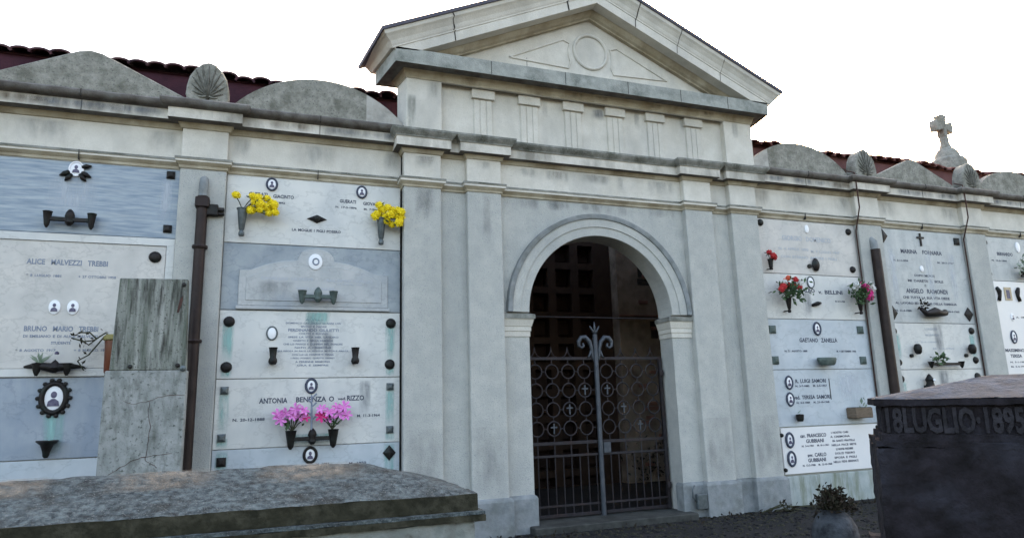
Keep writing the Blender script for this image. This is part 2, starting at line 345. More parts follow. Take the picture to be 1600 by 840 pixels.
m = MB(); m.sweep(portal_path(.02), [(-.01, 4.33), (.012, 4.335), (.016, 4.36), (.03, 4.375), (.052, 4.40), (.052, 4.428), (.06, 4.43), (.06, 4.455), (-.01, 4.475)], [1, 1, 1, 1, 0, 0, 2, 2])
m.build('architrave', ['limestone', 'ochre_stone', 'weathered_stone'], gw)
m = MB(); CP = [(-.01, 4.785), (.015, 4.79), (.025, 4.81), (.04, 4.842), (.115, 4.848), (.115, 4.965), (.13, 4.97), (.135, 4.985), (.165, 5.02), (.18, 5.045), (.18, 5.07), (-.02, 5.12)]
m.sweep(portal_path(.02), CP, [1, 1, 1, 3, 0, 0, 2, 2, 2, 2, 2])  # soffit strip gets the darkest stone, its shade painted in
cor = m.build('cornice', ['fascia_stone', 'ochre_stone', 'weathered_stone', 'gutter_stone_soffit_shade'], gw)
# archivolt and its dark hood
def arch_sweep(mb, prof, mi=0):
    M_ = 48; k = len(prof); b = len(mb.v)
    for i in range(M_ + 1):
        t = PI * i / M_
        for r, y in prof: mb.v.append((ac - r * math.cos(t), y, ZS + r * math.sin(t)))
    for i in range(M_):
        for j in range(k - 1): mb.f.append((b + i * k + j, b + (i + 1) * k + j, b + (i + 1) * k + j + 1, b + i * k + j + 1)); mb.m.append(mi)
    mb.f.append(tuple(b + j for j in range(k))); mb.m.append(mi); mb.f.append(tuple(b + M_ * k + j for j in range(k))); mb.m.append(mi)
a_ = MB(); arch_sweep(a_, [(ar + .002, YW + .02), (ar - .004, YW - .02), (ar + .004, YW - .045), (ar + .125, YW - .045), (ar + .128, YW - .06), (ar + .24, YW - .06), (ar + .242, YW - .01)])
av = a_.build('archivolt', 'plaster', gw, smooth=True)
a_ = MB(); arch_sweep(a_, [(ar + .243, YW + .01), (ar + .243, YW - .075), (ar + .262, YW - .085), (ar + .31, YW - .085), (ar + .315, YW + .01)]); a_.build('hood_mould', 'plinth_stone', av, smooth=True)
# imposts
IMP = [(-.01, 2.43), (.012, 2.435), (.012, 2.50), (.022, 2.505), (.022, 2.56), (.03, 2.57), (.055, 2.66), (.07, 2.665), (.07, 2.72), (-.01, 2.748)]
for pth in ([(2.925, YW), (AX0, YW), (AX0, YB)], [(AX1, YB), (AX1, YW), (5.815, YW)]):
    MB().sweep(pth, IMP, [0] * 7 + [1, 1]).build('impost', ['limestone', 'weathered_stone'], gw)
# plinth course
PL = [(-.02, -.02), (.045, -.02), (.045, .40), (.03, .43), (-.02, .455)]
def plinth_path(lo, hi):
    return [p for p in portal_path(.0) if lo <= p[0] <= hi]
MB().sweep([(1.605, 0)] + plinth_path(1.605, 3.0)[1:-1] + [(2.92, YW), (AX0, YW), (AX0, YB)] if False else [(1.605, 0), (1.605, YP), (2.09, YP), (2.09, YW), (2.446, YW), (2.446, YP), (2.92, YP), (2.92, YW), (AX0 - .01, YW), (AX0 - .01, .05)], PL).build('plinth', 'plinth_stone', gw, bevel=.006)
MB().sweep([(AX1 + .01, .05), (AX1 + .01, YW), (5.82, YW), (5.82, YP), (6.30, YP), (6.30, YW), (6.645, YW), (6.645, YP), (7.135, YP), (7.135, 0)], PL).build('plinth', 'plinth_stone', gw, bevel=.006)
MB().box(3.20, 5.55, -.32, .45, -.02, .075).build('threshold', 'kerb_stone', gw, bevel=.012)
MB().tube([(AX0 - .02, .19, 2.74), (AX1 + .02, .19, 2.74)], .007).build('tie_rod', 'wrought_iron', gw)
# attic storey with triglyphs
aX0, aX1, aZ0, aZ1 = 1.635, 7.18, 5.06, 5.90
AB = .14
at_ = MB().box(aX0 + .03, aX1 - .03, YW, AB, 5.03, aZ1).build('attic', 'limestone', gw)
LOOP = [(4.4, AB), (aX0 - .06, AB), (aX0, YP), (aX1, YP), (aX1 + .06, AB), (4.4, AB)]
for pl in ([(aX0, YP), (2.11, YP), (2.11, AB + .003), (aX0 - .06, AB + .003)], [(6.66, YP), (aX1, YP), (aX1 + .06, AB + .003), (6.66, AB + .003)]): MB().hprism(pl, 5.05, aZ1 - .001).build('corner_pier', 'limestone', at_, bevel=.006)
for i in range(6):
    xc = 2.715 + .684 * i
    t = MB(); t.box(xc - .135, xc + .135, YW - .014, YW + .01, 5.04, 5.72)
    for k in (-1, 0, 1): t.box(xc + k * .09 - .038, xc + k * .09 + .038, YW - .024, YW - .012, 5.04, 5.69)
    tr = t.build('triglyph', 'limestone', gw, bevel=.004)
    MB().box(xc - .165, xc + .165, YW - .055, YW + .01, 5.70, 5.835).build('triglyph_cap', 'limestone', tr, bevel=.005)
# pediment
pc = 4.42
m = MB(); m.sweep(LOOP, [(-.02, 5.83), (.012, 5.835), (.018, 5.86), (.025, 5.875), (.04, 5.915), (.055, 5.94), (.06, 5.945)], [0, 1, 1, 1, 1, 1])
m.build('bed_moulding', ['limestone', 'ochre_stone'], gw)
m = MB(); m.sweep(LOOP, [(-.05, 5.948), (.19, 5.948), (.192, 5.935), (.22, 5.935), (.22, 6.135), (.19, 6.15), (-.05, 6.19)], [1, 1, 1, 0, 0, 0])  # underside faces coloured dark to paint the shade beneath the corona
m.build('horizontal_cornice', ['corona_stone', 'gutter_stone_soffit_shade'], gw)
SL, ZA = .453, 7.70
def zl(x, v): return ZA + v - SL * abs(x - pc)
def chevron(mb, prof, mis=None):      # prof (y, v, left x); mirrored on the right
    k = len(prof); b = len(mb.v)
    for side in (0, 1, 2):
        for y, v, xl in prof:
            x = (xl, pc, 2 * pc - xl)[side]; mb.v.append((x, y, zl(x, v)))
    for sd in (0, 1):
        for j in range(k - 1): mb.f.append((b + sd * k + j, b + (sd + 1) * k + j, b + (sd + 1) * k + j + 1, b + sd * k + j + 1)); mb.m.append(mis[j] if mis else 0)
    mb.f.append(tuple(b + j for j in range(k))); mb.m.append(0); mb.f.append(tuple(b + 2 * k + j for j in range(k))); mb.m.append(0)
def xend(v, z=6.12): return pc - (ZA + v - z) / SL
RK = [(-.05, -.375, xend(-.375)), (-.405, -.375, xend(-.375)), (-.41, -.372, xend(-.372)), (-.41, -.235, 1.415), (-.42, -.23, 1.41), (-.42, -.21, 1.405), (-.43, -.19, 1.40), (-.445, -.14, 1.375), (-.48, -.08, 1.325), (-.505, -.05, 1.30), (-.515, 0, 1.28), (-.05, 0, 1.28)]
m = MB(); chevron(m, RK); rk = m.build('raking_cornice', 'limestone', gw)
m = MB(); chevron(m, [(-.05, -.485, xend(-.485)), (-.15, -.485, xend(-.485)), (-.155, -.465, xend(-.465)), (-.19, -.445, xend(-.445)), (-.23, -.395, xend(-.395)), (-.245, -.378, xend(-.378)), (-.05, -.378, xend(-.378))]); m.build('raking_bed_moulding', 'ochre_stone', gw)
ty = MB().prism([(1.75, 6.13), (7.09, 6.13), (pc, 7.36)], YW, .0).build('tympanum', 'limestone', gw)
rl = MB(); rl.ring((4.43, YW - .004, 6.70), .27, .026, 40, 8); rl.build('roundel', 'limestone', ty, smooth='all')
def tymp_panel(sgn):
    cx0 = 4.43; pts = [(3.12, 6.415), (4.0, 6.82)]
    cu = [(cx0 - .36 * math.cos(t), 6.64 + .40 * math.sin(t)) for t in [math.radians(a) for a in (22, 8, -8, -22, -36)]]
    poly = [(3.13, 6.42)] + [(4.06, 6.39)] + cu[::-1][1:] + [(3.98, 6.83)]
    if sgn > 0: poly = [(2 * cx0 - x, z) for x, z in poly][::-1]
    return poly
for sgn in (-1, 1):
    pl = tymp_panel(sgn); MB().tube([(x, YW - .003, z) for x, z in pl + pl[:1]], .017, 6).build('relief_panel', 'limestone', ty)
# side eaves and roof of the gateway
for sgn in (-1, 1):
    e = MB(); X = lambda x: x if sgn < 0 else 2 * pc - x
    pr = [(1.80, 6.142), (1.42, 6.142), (1.405, 6.16), (1.375, 6.20), (1.325, 6.24), (1.30, 6.25), (1.282, 6.276), (1.80, 6.505)]
    k = len(pr); b = len(e.v)
    ys = [-.03, -.42, -.425, -.445, -.48, -.505, -.513, -.03]
    for q in range(k): e.v.append((X(pr[q][0]), ys[q], pr[q][1]))
    for q in range(k): e.v.append((X(pr[q][0] - .165), .44, pr[q][1]))
    for q in range(k): e.f.append((b + q, b + (q + 1) % k, b + k + (q + 1) % k, b + k + q)); e.m.append(0)
    e.f.append(tuple(range(b, b + k))); e.m.append(0); e.f.append(tuple(range(b + k, b + 2 * k))); e.m.append(0)
    e.build('eaves_moulding', 'limestone', gw)
rf = MB(); chevron(rf, [(-.535, .004, 1.262), (-.54, .05, 1.25), (.46, .05, 1.08), (.46, .004, 1.09), (-.535, .004, 1.262)]); rf.build('roof', 'slate_sheet', gw)
bk = MB().prism([(1.5, 6.1), (7.34, 6.1), (pc, 7.45)], .12, .42); bk.build('rear_gable', 'limestone', gw)
# cracks and joints: dark ribbons laid just in front of the mouldings
def chev_crack(x, wd, jit, lo=0, hi=None, dx=0):
    pts = RK[2:11]; c = MB(); L = []; n = len(pts)
    for i, (y, v, xl) in enumerate(pts):
        xx = x + dx * (i / n) + random.uniform(-jit, jit); L.append((xx, y - .0035, zl(xx, v)))
    for i in range(n - 1):
        a, b = Vector(L[i]), Vector(L[i + 1]); k = wd * random.uniform(.5, 1.4)
        c.quad(a + Vector((-k, 0, k * SL * (1 if a.x > pc else -1))), a + Vector((k, 0, -k * SL * (1 if a.x > pc else -1))), b + Vector((k, 0, -k * SL * (1 if a.x > pc else -1))), b + Vector((-k, 0, k * SL * (1 if a.x > pc else -1))))
    return c
for x, wd, j, dx in ((2.26, .008, .02, -.06), (3.93, .014, .03, .02), (5.05, .006, .004, .05), (5.75, .004, .003, .05), (6.5, .004, .003, .05)):
    chev_crack(x, wd, j, dx=dx).build('crack', 'dark_mortar', rk, fix=False)
for x in (2.75, 3.85, 4.85, 5.75, 6.6): MB().box(x - .004, x + .004, -.4125, -.40, 5.94, 6.13).build('joint', 'dark_mortar', gw, fix=False)
for x in (3.4, 3.28): MB().box(x - .003, x + .003, YW - .003, YW + .01, 6.2, 6.45 if x > 3.3 else 6.3).build('joint', 'dark_mortar', ty, fix=False)
# grime streaks under the corona, on attic and pilasters
def stain(parent, x0, x1, z0, z1, y, m, topfade=.1, name='stain', nx=6, nz=8, edge=.25):
    b = MB()
    for i in range(nx + 1):
        for k in range(nz + 1): b.v.append((x0 + (x1 - x0) * i / nx, y, z0 + (z1 - z0) * k / nz))
    for i in range(nx):
        for k in range(nz): q = i * (nz + 1) + k; b.f.append((q, q + nz + 1, q + nz + 2, q + 1)); b.m.append(0)
    def fd(p):
        u = (p.x - x0) / (x1 - x0); v = (p.z - z0) / (z1 - z0)
        return max(0, min(1, min(u, 1 - u) / edge)) * max(0, min(1, v / .45)) * max(0, min(1, (1 - v) / max(topfade, 1e-3) + .3))
    o = b.build(name, m, parent, fix=False, fade=fd); return o
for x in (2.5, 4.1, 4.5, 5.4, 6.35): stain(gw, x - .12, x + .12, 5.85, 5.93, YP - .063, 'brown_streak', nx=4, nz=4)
for x, wdt in ((4.38, .25),): stain(gw, x, x + wdt, 5.62, 5.80, YW - .004, 'soot_streak')
stain(gw, aX0 + .005, aX0 + .13, 5.06, 5.6, YP - .003, 'moss_streak')
for a, b in PIL: stain(gw, a + .01, b - .01, .42, 1.3, YP - .003, 'dirt_wash', topfade=1.0, edge=.1)

rnd = random.Random(101)
for k in range(16):                                           # dirt runs below the ledges of the gateway
    x = rnd.uniform(1.7, 6.9); wd_ = rnd.uniform(.12, .4); a, b_ = x, x + wd_
    on = any(p[0] <= a and b_ <= p[1] for p in PIL); off_ = not any(p[0] - .02 < b_ and a < p[1] + .02 for p in PIL)
    if not (on or off_): continue
    y = (YP if on else YW - .006) - .0025
    stain(gw, a, b_, 4.77 - rnd.uniform(.1, .28), 4.77, y, 'dirt_wash', topfade=.02, nx=4)
    y = (YP if on else YW) - .0025; z_ = 4.33
    if on or abs((a + b_) / 2 - ac) > ar + .35 or True: stain(gw, a, b_, z_ - rnd.uniform(.12, .16) if off_ else z_ - rnd.uniform(.3, .9), z_, y, 'dirt_wash', topfade=.02, nx=4)
for a in (1.9, 2.75, 3.6, 5.1, 5.9, 6.8): stain(gw, a, a + rnd.uniform(.1, .2), 5.55, 5.83, (YP if a < 2.0 or a > 6.7 else YW) - .003, 'dirt_wash', topfade=.02, nx=4)

# ------------------------------------------------------------------ the tomb walls either side
WY = .03; PY = -.085
WM = [(-.01, 4.365), (.012, 4.37), (.015, 4.40), (.03, 4.415), (.05, 4.44), (.05, 4.462), (.06, 4.465), (.06, 4.49), (-.01, 4.515)]
WC = [(-.01, 4.85), (.015, 4.855), (.03, 4.88), (.05, 4.915), (.15, 4.925), (.15, 5.045), (-.01, 5.06)]
def tomb_wall(x0, x1, pils, label, bays, roofx, seed):
    r = thing('tomb_wall', label, 'wall', ((x0 + x1) / 2, 0, 0))
    MB().box(x0, x1, WY, .30, 0, 5.1).build('wall', 'plaster', r)
    MB().box(x0, x1, 0, .029, 4.362, 5.05).build('frieze', 'limestone', r)
    path = [(x0, 0)]
    for a, b in pils: path += [(a, 0), (a, PY), (b, PY), (b, 0)]
    path.append((x1, 0))
    for a, b in pils:
        p = MB().box(a, b, PY, WY + .01, 0, 4.36).build('pilaster', 'plaster', r, bevel=.008)
        MB().box(a, b, PY, .02, 4.362, 5.05).build('frieze_block', 'limestone', p, bevel=.006)
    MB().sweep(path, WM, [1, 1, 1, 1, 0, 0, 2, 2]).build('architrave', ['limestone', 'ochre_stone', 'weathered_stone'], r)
    MB().sweep(path, WC, [1, 1, 1, 2, 0, 0]).build('cornice', ['fascia_stone', 'ochre_stone', 'gutter_stone_soffit_shade'], r)  # soffit shade painted with the dark gutter colour
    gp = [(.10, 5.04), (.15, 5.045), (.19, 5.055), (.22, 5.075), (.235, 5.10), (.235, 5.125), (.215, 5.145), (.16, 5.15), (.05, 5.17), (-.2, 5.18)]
    MB().sweep(path, gp, [0] * 9).build('gutter_moulding', 'gutter_stone_soffit_shade', r, smooth=True)
    for a, b in bays:
        x = a + (b - a) * .5
        for y0, y1, z0, z1 in ((-.063, 0, 4.38, 4.49), (-.153, -.1, 4.925, 5.045), (-.238, -.2, 5.06, 5.14)): MB().box(x - .004, x + .004, y0, y1, z0, z1).build('joint', 'dark_mortar', r, fix=False)
    return r
LB = [(-3.05, -.99), (-.49, 1.60)]
lw = tomb_wall(-6.0, 1.60, [(-3.57, -3.05), (-.99, -.49)], 'left stretch of pale tomb wall holding white and blue memorial slabs under a stone parapet', LB, None, 1)
RB = [(7.14, 9.29), (9.81, 11.83), (12.34, 14.35)]
rw = tomb_wall(7.14, 18.0, [(9.29, 9.81), (11.83, 12.34), (14.35, 14.87)], 'right stretch of pale tomb wall receding beyond the gateway', RB, None, 2)
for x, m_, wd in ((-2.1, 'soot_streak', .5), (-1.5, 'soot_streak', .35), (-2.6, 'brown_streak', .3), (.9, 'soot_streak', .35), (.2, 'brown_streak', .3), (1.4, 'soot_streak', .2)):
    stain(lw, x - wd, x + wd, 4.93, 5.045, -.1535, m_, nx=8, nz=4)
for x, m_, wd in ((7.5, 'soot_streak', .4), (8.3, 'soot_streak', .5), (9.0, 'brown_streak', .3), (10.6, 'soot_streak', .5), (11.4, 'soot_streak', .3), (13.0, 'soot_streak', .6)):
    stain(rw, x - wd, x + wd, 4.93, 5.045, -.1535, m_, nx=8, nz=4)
for x, r_, wd in ((-1.2, lw, .18), (-2.4, lw, .3), (-.35, lw, .12), (1.48, lw, .12), (.5, lw, .3), (7.4, rw, .2), (9.1, rw, .2), (10.1, rw, .2), (11.6, rw, .2), (8.2, rw, .4)):
    stain(r_, x - wd, x + wd, 4.55, 4.84, -.003, 'dirt_wash', topfade=.02)
MB().box(7.22, 9.28, -.03, WY, -.02, .405).build('base_course', 'green_stone', rw, bevel=.006)
MB().box(9.82, 11.82, -.03, WY, -.02, .405).build('base_course', 'green_stone', rw, bevel=.006)
MB().box(12.35, 14.34, -.03, WY, -.02, .405).build('base_course', 'green_stone', rw, bevel=.006)
# parapet pieces
PYF, PYB = -.10, .06
def gable(r, xa, xb, za):
    xm = (xa + xb) / 2
    MB().prism([(xa, 5.14), (xb, 5.14), (xb, 5.23), (xm + .12, za - .025), (xm, za), (xm - .12, za - .025), (xa, 5.23)], PYF, PYB).build('parapet_gable', 'lichen_stone', r, bevel=.012)
def lunette(r, xa, xb, za, patch=None):
    xm = (xa + xb) / 2; hw = (xb - xa) / 2; h = za - 5.22; Rr = (hw * hw + h * h) / (2 * h); zc = za - Rr; a0 = math.asin(hw / Rr)
    top = [(xm + Rr * math.sin(t), zc + Rr * math.cos(t)) for t in [a0 - 2 * a0 * i / 24 for i in range(25)]]
    if patch:
        xs = patch; top = sorted(top + [(xs, zc + math.sqrt(Rr * Rr - (xs - xm) ** 2))], key=lambda p: -p[0])
        if xs > xm: pa = [(xs, 5.14), (xb, 5.14)] + [p for p in top if p[0] >= xs]; pb = [(xa, 5.14), (xs, 5.14)] + [p for p in top if p[0] <= xs]
        else: pa = [(xa, 5.14), (xs, 5.14)] + [p for p in top if p[0] <= xs]; pb = [(xs, 5.14), (xb, 5.14)] + [p for p in top if p[0] >= xs]
        o = MB().prism(pb, PYF, PYB).build('parapet_arch', 'lichen_stone', r); MB().prism(pa, PYF + .004, PYB - .004).build('repaired_end', 'patch_stone', o)
    else: MB().prism([(xa, 5.14), (xb, 5.14)] + top, PYF, PYB).build('parapet_arch', 'lichen_stone', r)
def antefix(r, xc, m_='lichen_stone'):
    out = [(-.21, 0), (.21, 0), (.235, .09), (.23, .20), (.205, .32), (.15, .42), (.075, .495), (0, .525), (-.075, .495), (-.15, .42), (-.205, .32), (-.23, .20), (-.235, .09)]
    z0 = 5.15; o = MB().prism([(xc + x, z0 + z) for x, z in out], -.20, .02).build('antefix', m_, r, bevel=.015)
    v = MB(); y = -.203
    v.tube([(xc, y, z0 + .04), (xc, y - .008, z0 + .25), (xc, y, z0 + .47)], [.02, .018, .008], 6)
    for a, L in ((18, .36), (36, .33), (54, .29), (72, .26), (92, .23), (112, .17)):
        for s_ in (-1, 1):
            t = math.radians(a); pts = []
            for q in range(5):
                u = q / 4; pts.append((xc + s_ * L * u * math.sin(t) * (.8 + .2 * u) * .72, y - .006 * math.sin(PI * u), z0 + .09 + L * u * math.cos(t) + .05 * u * u))
            v.tube(pts, [.008, .011, .012, .010, .005], 6)
        v.build('palmette', m_, o, smooth='all')
gable(lw, -3.0, -.98, 5.68); lunette(lw, -.45, 1.60, 5.68, patch=1.13)
antefix(lw, -.74); antefix(lw, -3.31)
lunette(rw, 7.16, 9.18, 5.66, patch=7.55); gable(rw, 9.75, 11.72, 5.64); lunette(rw, 12.3, 14.3, 5.66)
antefix(rw, 9.52); antefix(rw, 12.06); antefix(rw, 14.6)
# tiled roofs of the galleries behind
def tile_roof(name, label, x0, x1, seed, tm='roof_tile', bm_='maroon_board'):
    rnd = random.Random(seed)
    r = thing(name, label, 'roof', ((x0 + x1) / 2, .4, 5.6))
    MB().box(x0, x1, .46, .50, 5.05, 5.80).build('fascia_board', bm_, r)
    b = MB(); pitch = .205; tl = math.tan(math.radians(17)); n = int((x1 - x0) / pitch)
    for i in range(n):
        xa = x0 + i * pitch; dy = rnd.uniform(-.06, .05); dz = rnd.uniform(-.02, .02) + .025 * math.sin(i * .37); seg = 8
        for y0, y1, lift in ((.36 + dy, .80, 0), (.76, 1.9, .012), (1.86, 2.6, .024)):
            base = len(b.v)
            for yy in (y0, y1):
                for hh in (0, .022):
                    for q in range(seg + 1):
                        t = PI * q / seg; rad = pitch * .5 + (hh if hh else 0)
                        b.v.append((xa + pitch / 2 - rad * math.cos(t), yy, 5.79 + (yy - .4) * tl + rad * .55 * math.sin(t) + dz + lift + (hh * .5)))
            k = seg + 1
            for q in range(seg):
                b.f += [(base + q, base + q + 1, base + k + q + 1, base + k + q), (base + k + q, base + k + q + 1, base + 3 * k + q + 1, base + 3 * k + q), (base + q, base + 2 * k + q, base + 2 * k + q + 1, base + q + 1)]
                b.m += [0, 0, 0]
    b.add([(x0, .42, 5.79), (x1, .42, 5.79), (x1, 2.6, 5.79 + 2.18 * tl), (x0, 2.6, 5.79 + 2.18 * tl)], [(0, 1, 2, 3)])
    b.add([(x0, .42, 5.77), (x1, .42, 5.77), (x1, 2.6, 5.77 + 2.18 * tl), (x0, 2.6, 5.77 + 2.18 * tl)], [(0, 1, 2, 3)])
    b.build('roof_tiles', tm, r, fix=False)
tile_roof('tiled_roof', 'dark maroon tiled roof edge behind the left parapet', -6.0, 2.25, 3)
tile_roof('tiled_roof', 'glare-lightened red tiled roof edge behind the right parapet, below the stone cross', 6.6, 18.0, 4, 'red_tile_glare', 'red_board_glare')
# the stone cross on the roof
cr = thing('stone_cross', 'small weathered stone cross on a rounded base rising from the right roof', 'cross', (13.9, 1.5, 6.15))
b = MB(); b.lathe((13.9, 1.5, 6.0), [(.36, 0), (.36, .46), (.32, .52), (.25, .56), (.23, .66), (.18, .74), (.11, .80)], seg=18); b.build('base', 'lichen_stone', cr, smooth=True)
b = MB(); ang = math.radians(4); dx, dy = math.cos(ang), math.sin(ang)
b.tube([(13.9, 1.5, 6.76), (13.9, 1.5, 6.9), (13.88, 1.5, 7.3)], [.14, .09, .085], 8)
b.build('shaft', 'lichen_stone', cr, smooth=True)
b = MB()
def arm(poly, t=.085):
    n = len(poly); poly = [(u * .88, 7.3 + (z - 7.3) * .9) for u, z in poly]; L = [(13.87 + u * dx - t * dy, 1.5 + u * dy + t * dx, z) for u, z in poly] + [(13.87 + u * dx + t * dy, 1.5 + u * dy - t * dx, z) for u, z in poly]
    b.add(L, [tuple(range(n)), tuple(range(2 * n - 1, n - 1, -1))] + [(i, n + i, n + (i + 1) % n, (i + 1) % n) for i in range(n)])
arm([(-.06, 7.02), (.06, 7.02), (.065, 7.19), (.30, 7.13), (.33, 7.28), (.30, 7.43), (.065, 7.37), (.12, 7.57), (0, 7.60), (-.12, 7.57), (-.065, 7.37), (-.30, 7.43), (-.33, 7.28), (-.30, 7.13), (-.065, 7.19)])
b.build('cross_head', 'lichen_stone', cr, bevel=.015)

# ------------------------------------------------------------------ downpipes
dp = thing('downpipe', 'brown downpipe with cut top and side bracket beside the leaning grey stele', 'pipe', (-.73, -.15, 0))
MB().tube([(-.725, -.14, 0), (-.725, -.14, 4.02)], .06, 14).build('pipe', 'copper_pipe', dp, smooth=True)
MB().tube([(-.725, -.135, 3.98), (-.725, -.13, 4.17), (-.725, -.09, 4.24), (-.725, -.04, 4.25)], [.05, .05, .047, .042], 12).build('upper_stub', 'plinth_stone', dp, smooth=True)
b = MB(); b.box(-.68, -.555, -.17, -.05, 3.80, 3.93); b.box(-.57, -.49, -.15, -.09, 3.86, 3.90); b.box(-.57, -.49, -.15, -.09, 3.81, 3.84); b.build('bracket', 'bronze', dp, bevel=.008)
for z in (3.42, 2.35): MB().lathe((-.725, -.14, z), [(.08, -.018), (.085, 0), (.08, .018)], seg=14).build('pipe_collar', 'copper_pipe', dp)
MB().box(-.80, -.65, -.215, -.06, 3.88, 4.0).build('clamp', 'copper_pipe', dp, bevel=.01)
dp = thing('downpipe', 'brown downpipe with cut top on the far pilaster of the right wall', 'pipe', (9.52, -.12, 0))
MB().tube([(9.55, -.13, 0), (9.55, -.13, 3.93)], .076, 14).build('pipe', 'copper_pipe', dp, smooth=True)
MB().tube([(9.55, -.12, 3.9), (9.55, -.11, 4.06), (9.55, -.06, 4.12)], [.06, .06, .05], 12).build('upper_stub', 'plinth_stone', dp, smooth=True)
for xc, lab in ((9.30, 'thin rusty drain pipe crossing the cornice beside the far downpipe'), (11.84, 'thin rusty drain pipe crossing the cornice below the stone cross')):
    t = thing('drain_pipe', lab, 'pipe', (xc, -.2, 4.4))
    MB().tube([(xc - .12, -.10, 5.28), (xc - .12, -.25, 5.2), (xc - .12, -.26, 5.05), (xc - .11, -.25, 4.6), (xc - .06, -.14, 4.42), (xc - .035, -.05, 4.25), (xc - .035, -.025, .1)], .011, 8).build('pipe', 'rust', t, smooth='all')

# ------------------------------------------------------------------ memorial slabs
SG = 'memorial slabs on the tomb walls'
def slab(label, x0, x1, z0, z1, m, y=0, frame=None):
    r = thing('memorial_slab', label, 'memorial slab', ((x0 + x1) / 2, WY, (z0 + z1) / 2), SG)
    if frame:
        fm, fw = frame
        f = MB(); f.box(x0, x1, y - .012, WY - .001, z1 - fw, z1); f.box(x0, x1, y - .012, WY - .001, z0, z0 + fw); f.box(x0, x0 + fw, y - .012, WY - .001, z0 + fw, z1 - fw); f.box(x1 - fw, x1, y - .012, WY - .001, z0 + fw, z1 - fw)
        f.build('frame', fm, r, bevel=.006); x0 += fw + .004; x1 -= fw + .004; z0 += fw + .004; z1 -= fw + .004
    MB().box(x0, x1, y, WY - .001, z0, z1).build('panel', m, r, bevel=.004)
    return r
def studs(r, pts, kind, size, y=0, m='bronze'):
    for x, z in pts:
        b = MB()
        if kind == 'round': b.lathe((x, y, z), [(size, 0), (size, .012), (size * .8, .03), (size * .4, .038), (0, .04)], 'y', 16); nm = 'round_stud'
        elif kind == 'square': b.lathe((x, y, z), [(size * 1.2, 0), (size * 1.2, .018), (size * .5, .034), (0, .036)], 'y', 4, ph=PI / 4); nm = 'square_stud'
        else: b.lathe((x, y, z), [(size * 1.25, 0), (size * 1.25, .016), (size * .5, .03), (0, .034)], 'y', 4, sz=1.15); nm = 'diamond_stud'
        b.build(nm, m, r, smooth=(kind == 'round'))
def portrait(r, x, z, rx, rz, y=0, rim='bronze', figure=True, rimw=.018):
    k = rz / rx
    p = MB().lathe((x, y, z), [(rx, 0), (rx * .98, .012), (rx * .6, .018), (0, .02)], 'y', 24, sz=k).build('portrait', 'porcelain', r, smooth=True)
    if rim: MB().ring((x, y - .01, z), rx + rimw * .5, rimw, 24, 6, sx=1, sz=(rz + rimw * .5) / (rx + rimw * .5)).build('rim', rim, p, smooth='all')
    if figure:
        b = MB(); b.lathe((x, y - .0195, z + rz * .25), [(rx * .30, 0), (rx * .28, .003), (0, .004)], 'y', 14, sz=1.25)
        sh = [(x - rx * .58, z - rz * .62), (x + rx * .58, z - rz * .62), (x + rx * .5, z - rz * .25), (x + rx * .15, z - rz * .05), (x - rx * .15, z - rz * .05), (x - rx * .5, z - rz * .25)]
        b.prism(sh, y - .0215, y - .012); b.build('likeness', 'photo_ink', p)
    return p
def inscribe(r, lines, m='letter_dark', y=0, bold=.028):
    b = MB()
    for (t, xc, zc, w_, h_) in lines: put_text(b, t, xc, zc, w_, h_, y - .0005, bold=bold)
    b.build('inscription', m, r, fix=False)
YS = -.0022
# left bay
A = slab('dark blue streaked slab with a ringed portrait and bronze spray, top left of the wall', -3.04, -.995, 3.535, 4.36, 'streaked_marble')
studs(A, [(-1.09, 4.29), (-1.085, 3.645)], 'square', .052); portrait(A, -2.04, 4.275, .06, .075, rim='porcelain', rimw=.012)
b = MB()
for a in (205, 235, 310, 335, 28):
    t = math.radians(a); q = .115
    b.tube([(-2.04 + .07 * math.cos(t), -.012, 4.265 + .07 * math.sin(t)), (-2.04 + q * math.cos(t), -.03, 4.255 + q * math.sin(t)), (-2.04 + 1.45 * q * math.cos(t), -.015, 4.25 + 1.3 * q * math.sin(t))], [.022, .028, .008], 6)
b.build('bronze_spray', 'bronze', A, smooth='all')
stain(A, -2.30, -1.80, 3.66, 4.2, YS, 'bleached_streak'); stain(A, -1.2, -1.05, 3.66, 4.25, YS, 'bleached_streak')
B_ = slab('tall white framed slab with grey lettering and two small bare portraits, partly behind the stele', -3.04, -.995, 1.985, 3.528, 'pale_marble', frame=('white_marble', .085))
studs(B_, [(-1.19, 3.31)], 'round', .065)
for x in (-2.11, -1.94): portrait(B_, x, 2.72, .055, .078, rim=None)
inscribe(B_, [('ALICE  MALVEZZI  TREBBI', -2.03, 3.21, .76, .062), ('* 8 LUGLIO 1881', -2.24, 3.06, .32, .03), ('+ 27 OTTOBRE 1958', -1.74, 3.06, .36, .03), ('BRUNO  MARIO  TREBBI', -2.025, 2.49, .68, .058), ('DI EMILIANO E DI ALICE MALVEZZI', -2.025, 2.41, .68, .03), ('STUDENTE', -2.02, 2.34, .18, .03), ('* 8 AGOSTO 1917', -2.24, 2.262, .36, .03), ('+ 8 MARZO 1937', -1.73, 2.262, .33, .03)], 'letter_grey')
C_ = slab('plain slate blue slab with a large portrait in an ornate dark oval frame', -3.04, -.995, 1.15, 1.976, 'slate_marble')
p = portrait(C_, -2.03, 1.765, .095, .135, rim='bronze', rimw=.03)
b = MB()
for i in range(14):
    t = 2 * PI * i / 14; b.lathe((-2.03 + .145 * math.cos(t), -.012, 1.765 + .185 * math.sin(t)), [(.024, -.01), (.02, .012), (0, .02)], 'y', 8)
b.build('scrolled_border', 'bronze', p, smooth=True)
stain(C_, -2.12, -1.9, 1.17, 1.62, YS, 'verdigris')
